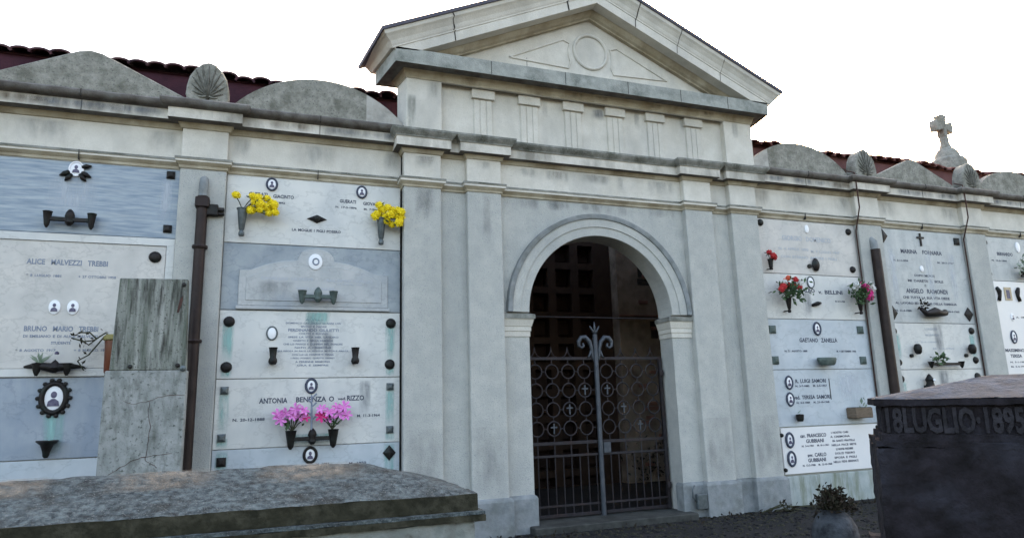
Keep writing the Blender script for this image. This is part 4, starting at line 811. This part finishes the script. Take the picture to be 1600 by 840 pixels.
# fourth and fifth bays
t = thing('flower_holder', 'dark bronze holder shaped like a fish on the tall grey blue slab', 'vase', (10.75, -.01, 2.9), VG)
b = MB(); b.tube([(10.46, -.07, 2.97), (10.56, -.09, 2.87), (10.75, -.10, 2.90), (10.92, -.09, 2.88), (11.02, -.07, 2.90)], [.03, .05, .085, .05, .06], 8); b.build('bar', 'bronze', t, smooth='all')
t = thing('dried_sprig', 'dry sprig in the fish shaped holder', 'plant', (10.5, -.08, 2.95)); b = MB(); leaves(b, (10.50, -.10, 3.02), (.04, .02, .05), 26, .08, random.Random(8)); b.build('leaves', 'dry_leaf', t, fix=False)
for x, lab in ((10.25, 'left small oval cup on the pale slab with the bar planter'), (11.53, 'right small oval cup on the pale slab with the bar planter')):
    t = thing('wall_vase', lab, 'vase', (x, -.01, 2.25), VG); MB().lathe((x, -.08, 2.19), [(.03, 0), (.055, .03), (.065, .10), (.05, .15), (.03, .17), (0, .16)], seg=12).build('cup', 'bronze', t, smooth=True)
    MB().lathe((x - .09, -.02, 2.17), [(.03, -.02), (.03, .02), (0, .03)], 'y', 8).build('hook', 'bronze', t)
bar_holder('straight dark bar planter above the dark monument', 10.45, 11.22, 2.02, .08, .05, y=-.1, orn=False)
t = thing('potted_sprig', 'green sprig growing from the straight dark bar planter', 'plant', (10.7, -.1, 2.05)); b = MB(); leaves(b, (10.66, -.11, 2.10), (.09, .03, .04), 50, .09, random.Random(13)); b.build('leaves', 'leaf_green', t, fix=False)
t = thing('wall_lamp', 'small bronze lamp on the pale slab just above the dark monument', 'lamp', (10.4, -.01, 1.65)); b = MB(); b.lathe((10.40, -.09, 1.62), [(.05, 0), (.075, .04), (.055, .10), (.07, .15), (.03, .22), (0, .25)], seg=10); b.box(10.36, 10.44, -.09, 0, 1.64, 1.68); b.build('body', 'bronze', t, smooth=True)
MB().lathe((10.41, -.165, 1.76), [(.025, 0), (.02, .012), (0, .016)], 'y', 10).build('glass', 'porcelain', t)
t = thing('flower_holder', 'bronze holder at the right edge under the white oval', 'vase', (13.2, -.01, 3.66), VG); MB().lathe((13.25, -.1, 3.60), [(.03, 0), (.07, .05), (.09, .12), (0, .1)], seg=12).box(13.1, 13.6, -.12, -.08, 3.6, 3.64).build('cup', 'bronze', t)
t = thing('potted_sprig', 'grey green sprig at the right edge under the white oval', 'plant', (13.2, -.1, 3.75)); b = MB(); leaves(b, (13.18, -.12, 3.80), (.08, .03, .07), 60, .09, random.Random(14)); b.build('leaves', 'leaf_pale', t, fix=False)

# ------------------------------------------------------------------ iron gate
GY = .20
def gate_leaf(label, xs, x_post, mid, crosses, sgn):
    xa, xb = xs; t = thing('gate_leaf', label, 'gate', ((xa + xb) / 2, GY, .09), 'leaves of the iron gate')
    zt_ = 2.165
    st = xa if sgn < 0 else xb
    MB().box(st - .022, st + .022, GY - .022, GY + .022, .09, zt_ + .02).build('hinge_stile', 'wrought_iron', t)
    for z, h_ in ((zt_, .02), (1.035, .022), (.87, .016), (.235, .014), (.115, .02)):
        MB().box(xa + .02, xb - .02, GY - .012, GY + .012, z - h_, z + h_).build('rail', 'wrought_iron', t, bevel=.003)
    sp = .244; c0 = mid
    cols = [c0 + sp * i for i in range(4)]
    rows = [1.985, 1.73, 1.475, 1.225]
    for ri, z in enumerate(rows):
        for ci, x in enumerate(cols):
            rg = MB().ring((x, GY, z), .095, .011, 24, 6).build('ring', 'wrought_iron', t, smooth='all')
            if (ri, ci) in crosses:
                MB().box(x - .009, x + .009, GY - .012, GY + .006, z - .065, z + .07).box(x - .045, x + .045, GY - .013, GY + .006, z + .01, z + .03).build('cross', 'iron_post', rg)
    for x in cols:
        for z0_, z1_ in ((1.045, rows[3] - .1), (rows[3] + .1, rows[2] - .1), (rows[2] + .1, rows[1] - .1), (rows[1] + .1, rows[0] - .1), (rows[0] + .1, zt_)): MB().tube([(x, GY, z0_), (x, GY, z1_)], .009, 6).build('ring_link', 'wrought_iron', t)
    for z in rows:
        for i in range(5):
            xx0 = cols[i - 1] + .1 if i else xa + .02; xx1 = cols[i] - .1 if i < 4 else xb - .02
            if xx1 > xx0: MB().tube([(xx0, GY, z), (xx1, GY, z)], .008, 6).build('ring_link', 'wrought_iron', t)
    for x in cols: MB().tube([(x, GY, .88), (x, GY, 1.03)], .012, 6).build('short_bar', 'wrought_iron', t)
    k = 0
    x = c0 - sp / 2
    while x < xb - .03:
        if x > xa + .03: MB().tube([(x, GY, .12), (x, GY, .87)], .0095, 6).build('bar', 'wrought_iron', t)
        x += sp / 2
    for i, x in enumerate(cols):
        if (sgn < 0 and i == 3) or (sgn > 0 and i == 0): continue
        b = MB()
        for s_ in (-1, 1): b.tube([(x + s_ * .10, GY, zt_ + .01), (x + s_ * .045, GY, zt_ + .03), (x + s_ * .012, GY, zt_ + .08), (x, GY, zt_ + .16)], [.006, .008, .008, .003], 5)
        b.build('spike', 'wrought_iron', t, smooth='all')
    return t
gl = gate_leaf('left iron gate leaf carrying the tall pale centre post and its scrolled finial', (3.32, 4.375), 4.39, 3.475, {(1, 3), (2, 2), (3, 1)}, -1)
gr = gate_leaf('right iron gate leaf with a lock plate, seen against lighter rubble', (4.425, 5.43), 4.39, 4.555, {(1, 0), (2, 1), (3, 2)}, 1)
MB().tube([(4.395, GY - .02, .05), (4.395, GY - .02, 2.50)], .034, 10).build('centre_post', 'iron_post', gl, smooth=True)
b = MB(); px = 4.395
for s_ in (-1, 1):
    pts = [(px + s_ * .03, 2.12), (px + s_ * .055, 2.2), (px + s_ * .06, 2.3), (px + s_ * .09, 2.4), (px + s_ * .15, 2.46), (px + s_ * .215, 2.455), (px + s_ * .26, 2.40), (px + s_ * .255, 2.335), (px + s_ * .215, 2.31), (px + s_ * .18, 2.335), (px + s_ * .195, 2.375)]
    b.tube([(x, GY - .02, z) for x, z in pts], [.012, .02, .026, .032, .034, .032, .028, .024, .02, .018, .016], 7)
    b.tube([(px + s_ * .06, GY - .02, 2.3), (px + s_ * .10, GY - .02, 2.2), (px + s_ * .13, GY - .02, 2.17)], [.018, .016, .006], 6)
    b.tube([(px, GY - .02, 2.5), (px + s_ * .05, GY - .02, 2.58), (px + s_ * .075, GY - .02, 2.62)], [.012, .016, .006], 6)
    b.tube([(px, GY - .02, 2.56), (px + s_ * .04, GY - .02, 2.53)], [.012, .01], 6)
b.tube([(px, GY - .02, 2.48), (px, GY - .02, 2.60), (px, GY - .02, 2.68)], [.014, .018, .006], 6)
b.build('scroll_finial', 'iron_post', gl, smooth='all')
MB().box(4.44, 4.55, GY - .03, GY + .01, .88, 1.02).build('lock_plate', 'iron_post', gr, bevel=.005)
for x in (AX1 + .005,):
    t = gr; MB().lathe((5.43, GY - .03, 1.95), [(.03, -.04), (.035, 0), (.03, .04)], seg=10).lathe((5.43, GY - .03, .4), [(.03, -.04), (.035, 0), (.03, .04)], seg=10).build('hinge', 'wrought_iron', gr)

# ------------------------------------------------------------------ inside the gateway
OY = 4.0
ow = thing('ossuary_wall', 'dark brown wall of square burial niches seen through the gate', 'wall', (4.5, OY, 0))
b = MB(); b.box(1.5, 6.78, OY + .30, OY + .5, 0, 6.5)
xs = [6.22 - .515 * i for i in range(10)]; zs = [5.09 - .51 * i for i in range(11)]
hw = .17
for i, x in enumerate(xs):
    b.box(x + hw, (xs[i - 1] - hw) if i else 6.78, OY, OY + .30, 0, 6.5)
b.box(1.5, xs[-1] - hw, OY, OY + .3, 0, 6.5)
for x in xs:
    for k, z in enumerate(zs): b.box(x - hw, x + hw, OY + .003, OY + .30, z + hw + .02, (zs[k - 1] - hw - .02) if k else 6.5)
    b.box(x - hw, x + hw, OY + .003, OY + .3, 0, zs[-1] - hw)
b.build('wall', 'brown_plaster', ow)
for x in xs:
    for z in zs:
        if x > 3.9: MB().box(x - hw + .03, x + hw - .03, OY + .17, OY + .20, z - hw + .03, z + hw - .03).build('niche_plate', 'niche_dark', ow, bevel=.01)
bw = thing('rubble_wall', 'crumbling plaster and brick wall seen at right through the gate', 'wall', (8.4, OY - .2, 0))
rnd = random.Random(77)
MB().box(6.80, 10.2, OY - .25, OY + .4, 0, 6.5).build('wall', 'old_plaster', bw)
b = MB()
for k in range(46):
    x = rnd.uniform(7.15, 8.6); z = rnd.choice([.3 + .09 * q for q in range(52)]); wdt = rnd.uniform(.18, .26); b.box(x, x + wdt, OY - .262 - rnd.uniform(0, .015), OY - .24, z, z + .07)
b.build('brick', 'old_brick', bw, bevel=.006)
b = MB()
for x, z, w_, h_ in ((7.45, 4.0, .34, .13), (7.9, 2.05, .3, .16), (7.35, 4.35, .1, .5), (7.6, 3.0, .16, .35), (8.0, 2.9, .1, .4)): b.box(x - w_ / 2, x + w_ / 2, OY - .256, OY - .2, z - h_ / 2, z + h_ / 2)
b.build('hole', 'dark_mortar', bw)
MB().box(6.80, 10.2, OY - .30, OY - .24, 3.27, 3.30).build('ledge', 'old_brick', bw)
gal = thing('shading_gallery', 'unseen roof and walls added to darken the passage behind the gate', 'passage', (4.4, 2.2, 0))
b = MB(); b.box(1.45, 10.25, .35, 3.15, 5.45, 5.52); b.box(1.45, 1.55, .36, OY + .3, 0, 5.44); b.box(10.2, 10.3, .36, OY + .4, 0, 5.44); b.box(7.12, 10.2, .31, .36, 0, 5.44); b.box(1.55, 1.64, .22, .36, 0, 5.44)  # unseen roof and side walls, added to keep daylight off the interior
b.build('shading_enclosure', 'brown_plaster', gal)
t = thing('ivy', 'dull yellow green ivy at the foot of the rubble wall behind the gate', 'plant', (7.6, OY - .35, 0)); b = MB(); leaves(b, (7.45, OY - .45, .45), (.35, .08, .28), 260, .10, random.Random(6)); b.build('leaves', 'dry_leaf', t, fix=False)

# ------------------------------------------------------------------ the grey stele
st = thing('stele', 'upright grey concrete stele, mossy streaked board above a cracked lower block', 'stele', (-1.04, -.92, 0))
MB().hprism([(-1.40, -1.0), (-.69, -1.0), (-.69, -.86), (-1.40, -.86)], -.02, 1.985).build('lower_block', 'cracked_concrete', st, bevel=.01)
MB().prism([(-1.365, 1.986), (-.70, 1.986), (-.735, 2.89), (-1.34, 2.88)], -1.0, -.90).build('streaked_board', 'mossy_board', st, bevel=.008)
def crack_line(pts, wd, y):
    c = MB()
    for i in range(len(pts) - 1):
        a = Vector((pts[i][0], y, pts[i][1])); b_ = Vector((pts[i + 1][0], y, pts[i + 1][1])); d = (b_ - a).normalized(); nn = Vector((-d.z, 0, d.x)) * wd * random.uniform(.6, 1.2)
        c.quad(a - nn, b_ - nn, b_ + nn, a + nn)
    return c
for pts, wd in (([(-1.22, 1.70), (-1.15, 1.665), (-1.08, 1.68), (-1.0, 1.695), (-.93, 1.725), (-.86, 1.735), (-.76, 1.75), (-.70, 1.745)], .007), ([(-1.0, 1.69), (-1.005, 1.57), (-.98, 1.45), (-.985, 1.33), (-1.0, 1.20), (-1.0, 1.15), (-.94, 1.10), (-.9, 1.07)], .007), ([(-1.3, 1.03), (-1.2, 1.09), (-1.1, 1.155), (-1.0, 1.175), (-.9, 1.19), (-.78, 1.2)], .008)):
    P = []
    for i in range(len(pts) - 1):
        for q in range(3): u = q / 3; P.append((pts[i][0] * (1 - u) + pts[i + 1][0] * u + random.uniform(-.006, .006), pts[i][1] * (1 - u) + pts[i + 1][1] * u + random.uniform(-.006, .006)))
    P.append(pts[-1]); crack_line(P, wd * .32, -1.0025).build('crack', 'rust', st, fix=False)
for x, z in ((-.77, 2.83), (-1.19, 2.02), (-.78, 2.03)): MB().lathe((x, -1.0, z), [(.022, 0), (.022, .012), (0, .018)], 'y', 8).build('bolt', 'bronze', st)
MB().lathe((-.73, -1.0, 2.0), [(.03, 0), (.028, .02), (0, .03)], 'y', 10).build('clip', 'pewter', st)
MB().prism([(-.82, 2.55), (-.80, 2.55), (-.775, 2.66), (-.77, 2.72), (-.80, 2.68)], -1.003, -.99).build('rust_mark', 'rust', st)

# ------------------------------------------------------------------ foreground sarcophagus on the left
sa = thing('sarcophagus', 'weathered stone sarcophagus with a hipped lid in the left foreground', 'tomb', (-.5, -3.85, 0))
xr, yf, yb_, zt_ = 1.235, -4.36, -3.30, 1.05
lx = -4.0
def lid_mesh():
    nx, ny = 90, 14; b = MB()
    for i in range(nx + 1):
        for k in range(ny + 1):
            x = lx + (xr - lx) * i / nx; y = yf + (yb_ - yf) * k / ny
            d = min((xr - x) * .75, (x - lx), y - yf, yb_ - y); z = zt_ + .175 * min(1, d / .50)
            b.v.append((x, y, z + .012 * mnoise.noise((x * 5, y * 5, 0)) + random.uniform(-.003, .003) - (.006 if k in (0, ny) or i == nx else 0)))
    for i in range(nx):
        for k in range(ny): q = i * (ny + 1) + k; b.f.append((q, q + ny + 1, q + ny + 2, q + 1)); b.m.append(0)
    return b
ld = lid_mesh().build('lid', 'lid_stone', sa, smooth='all', fix=False)
b = MB(); b.box(lx, xr, yf, yb_, .95, zt_ - .004); b.build('lid_edge', 'moss_edge', ld, rough=(.06, .006, 7))
rnd = random.Random(17)
def lid_z(x, y): return zt_ + .175 * min(1, min((xr - x) * .75, y - yf, yb_ - y) / .5)
for cx_, rx_ in ((.30, .34), (-1.25, .22), (-.5, .3)):        # beige mortar smears along the ridge
    b = MB(); n_ = 14
    for i in range(n_ + 1):
        for k in range(9):
            x = cx_ + rx_ * (2 * i / n_ - 1); y = -4.1 + .30 * k / 8; b.v.append((x, y, lid_z(x, y) + .007))
    for i in range(n_):
        for k in range(8): q = i * 9 + k; b.f.append((q, q + 9, q + 10, q + 1)); b.m.append(0)
    b.build('mortar_smear', 'mortar_smear', ld, fix=False, fade=lambda p: max(0, 1 - ((p.x - cx_) / rx_) ** 2) * max(0, 1 - ((p.y + 3.94) / .17) ** 2))
MB().box(lx - .03, xr + .035, yf - .04, yb_ + .04, .93, .948).build('ledge', 'lid_stone', sa, rough=(.06, .004, 8))
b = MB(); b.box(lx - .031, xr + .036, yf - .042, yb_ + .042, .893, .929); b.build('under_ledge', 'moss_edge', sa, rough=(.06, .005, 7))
MB().box(lx, xr - .03, yf - .02, yb_ + .02, -.03, .892).build('chest', 'pale_ledge', sa, rough=(.1, .008, 6))

# ------------------------------------------------------------------ dark monument on the right
TH = math.radians(-45)
mo = thing('stone_monument', 'soot dark stone monument with raised lettering and a hipped lid at right', 'tomb', (3.39, -5.30, 0))
mo.rotation_euler = (0, math.radians(1.0), TH)
def mbuild(b, name, m_, parent, **k):                         # vertices given in the monument's own frame
    loc = Vector(mo.location); b.v = [tuple(Vector(p) + loc) for p in b.v]; return b.build(name, m_, parent, **k)
W2, D2 = 1.75, .85
b = MB(); b.add([(-.02, 0, 1.525), (W2, 0, 1.525), (W2, D2, 1.525), (-.02, D2, 1.525), (.65, .42, 1.66), (W2 - .65, .42, 1.66)], [(0, 1, 5, 4), (1, 2, 5), (2, 3, 4, 5), (3, 0, 4)]); lid = mbuild(b, 'lid', 'sooty_lid', mo, rough=(.08, .006, 7))
b = MB(); b.box(-.02, W2, -.005, D2, 1.487, 1.523); mbuild(b, 'lid_edge', 'sooty_stone', lid, rough=(.04, .008, 10))
b = MB(); b.box(.03, W2 - .03, .03, D2 - .03, 1.315, 1.486); fr_ = mbuild(b, 'frieze', 'sooty_stone', mo)
b = MB(); b.box(0, W2, .0, D2, 1.285, 1.325); b.box(-.03, W2 + .03, -.03, D2 + .03, 1.25, 1.284); mbuild(b, 'ledge', 'sooty_stone', mo, rough=(.04, .012, 9))
b = MB()
for k in range(4): b.box(.015, .06, .04 + .15 * k, .13 + .15 * k, 1.33, 1.48)
mbuild(b, 'side_blocks', 'sooty_stone', fr_, bevel=.01)
b = MB(); b.box(-.03, W2 + .03, -.03, D2 + .03, .62, 1.249); mbuild(b, 'body', 'sooty_stone', mo, rough=(.06, .014, 7))
b = MB(); b.box(-.10, W2 + .1, -.22, D2 + .1, -.05, .619); mbuild(b, 'base', 'sooty_stone', mo, rough=(.06, .018, 6))
b = MB(); put_text(b, '18LUGLIO·1895', .37, 1.402, .67, .150, .03, bold=.035, depth=.014); mbuild(b, 'lettering', 'soot_letter', fr_, fix=False, noise=.0016)
b = MB(); b.box(.78, 1.3, .012, .03, 1.44, 1.46); b.box(.78, 1.3, .012, .03, 1.39, 1.41); b.box(.78, 1.3, .012, .03, 1.34, 1.36); mbuild(b, 'fret_bars', 'sooty_stone', fr_)
b = MB(); rnd = random.Random(4)
for k in range(22):
    x = rnd.uniform(-.05, 1.0); s_ = rnd.uniform(.03, .10); b.lathe((x, -.12 - rnd.uniform(0, .06), .60), [(s_, 0), (s_ * .8, s_ * .5), (0, s_ * .7)], seg=6)
mbuild(b, 'rubble', 'sooty_lid', mo, noise=.012)

# ------------------------------------------------------------------ urn with withered plant
ux, uy = 5.27, -2.95
ur = thing('stone_urn', 'pale streaked stone urn on the path in front of the right wall', 'urn', (ux, uy, 0))
MB().lathe((ux, uy, -.012), [(.15, 0), (.16, .03), (.14, .06), (.16, .09), (.205, .17), (.215, .25), (.20, .33), (.165, .40), (.13, .445), (.11, .465), (.115, .485), (.10, .485), (.09, .46), (0, .44)], seg=28).build('bowl', 'vase_marble', ur, smooth=True)
t = thing('withered_plant', 'dry dark plant filling the stone urn', 'plant', (ux, uy, .47)); rnd = random.Random(23); b = MB(); s_ = MB()
for i in range(40):
    a = rnd.uniform(0, 2 * PI); tilt = rnd.uniform(.1, 1.3); L = rnd.uniform(.10, .22); d = Vector((math.cos(a) * math.sin(tilt), math.sin(a) * math.sin(tilt), math.cos(tilt))); p0 = Vector((ux, uy, .46)) + Vector((d.x, d.y, 0)) * .06
    p1 = p0 + d * L; s_.tube([p0, p0 + d * L * .5 + Vector((0, 0, .02)), p1], [.006, .005, .003], 5)
    leaves(b, p0 + d * L * .65, (.03, .03, .04), 13, .055, rnd); leaves(b, p1, (.018, .018, .018), 5, .045, rnd)
s_.build('stems', 'stem_dark', t); b.build('leaves', 'dry_leaf', t, fix=False)
# fallen twigs at the plinth
t = thing('fallen_branch', 'withered branch lying against the foot of the right gateway pilasters', 'branch', (6.6, -.4, 0)); rnd = random.Random(29); b = MB(); lf = MB()
for k in range(3):
    x = rnd.uniform(6.7, 7.3); pts = [(x + .35 * q * rnd.uniform(.6, 1) - .3, -.36 - .07 * rnd.random(), .02 + .10 * math.sin(q * 1.5) * rnd.random()) for q in range(4)]; b.tube(pts, .009, 5)
    for p in pts: leaves(lf, p, (.04, .02, .015), 6, .07, rnd)
b.build('stem', 'stem_dark', t); lf.build('leaves', 'dry_leaf', t, fix=False)
# small switch box on the right plinth
t = thing('junction_box', 'small grey metal box with conduit on the right plinth of the gateway', 'box', (5.66, -.18, .2)); MB().box(5.60, 5.76, -.245, -.176, .10, .30).build('box', 'pewter', t, bevel=.01)
MB().tube([(5.60, -.21, .2), (5.55, -.21, .26), (5.55, -.21, .36), (5.60, -.19, .41)], .012, 8).build('conduit', 'pewter', t, smooth='all')

# loose gravel and leaf litter on the path, uncountable
rnd = random.Random(55); b = MB(); lf = MB()
for k in range(3600):
    x = rnd.uniform(1.4, 9.5); y = -.22 - 2.4 * rnd.random() ** 1.6; q = rnd.uniform(.006, .03)
    if 3.15 < x < 5.6 and y > -.36: continue
    b.lathe((x, y, -.013), [(q, 0), (q * .8, q * .5), (0, q * .7)], seg=5, ph=rnd.uniform(0, 3), mi=rnd.choice((0, 0, 1)))
o = b.build('gravel', ['earth', 'asphalt'], fix=False); tag(o, 'dark loose gravel scattered along the foot of the wall', 'gravel', kind='stuff')
for k in range(260): leaves(lf, (rnd.uniform(2, 9.5), -.25 - .5 * rnd.random() ** 2, .004), (.05, .03, .004), 1, .06, rnd)
o = lf.build('leaf_litter', 'dry_leaf', fix=False); tag(o, 'brown dry leaf litter gathered at the foot of the wall', 'leaves', kind='stuff')
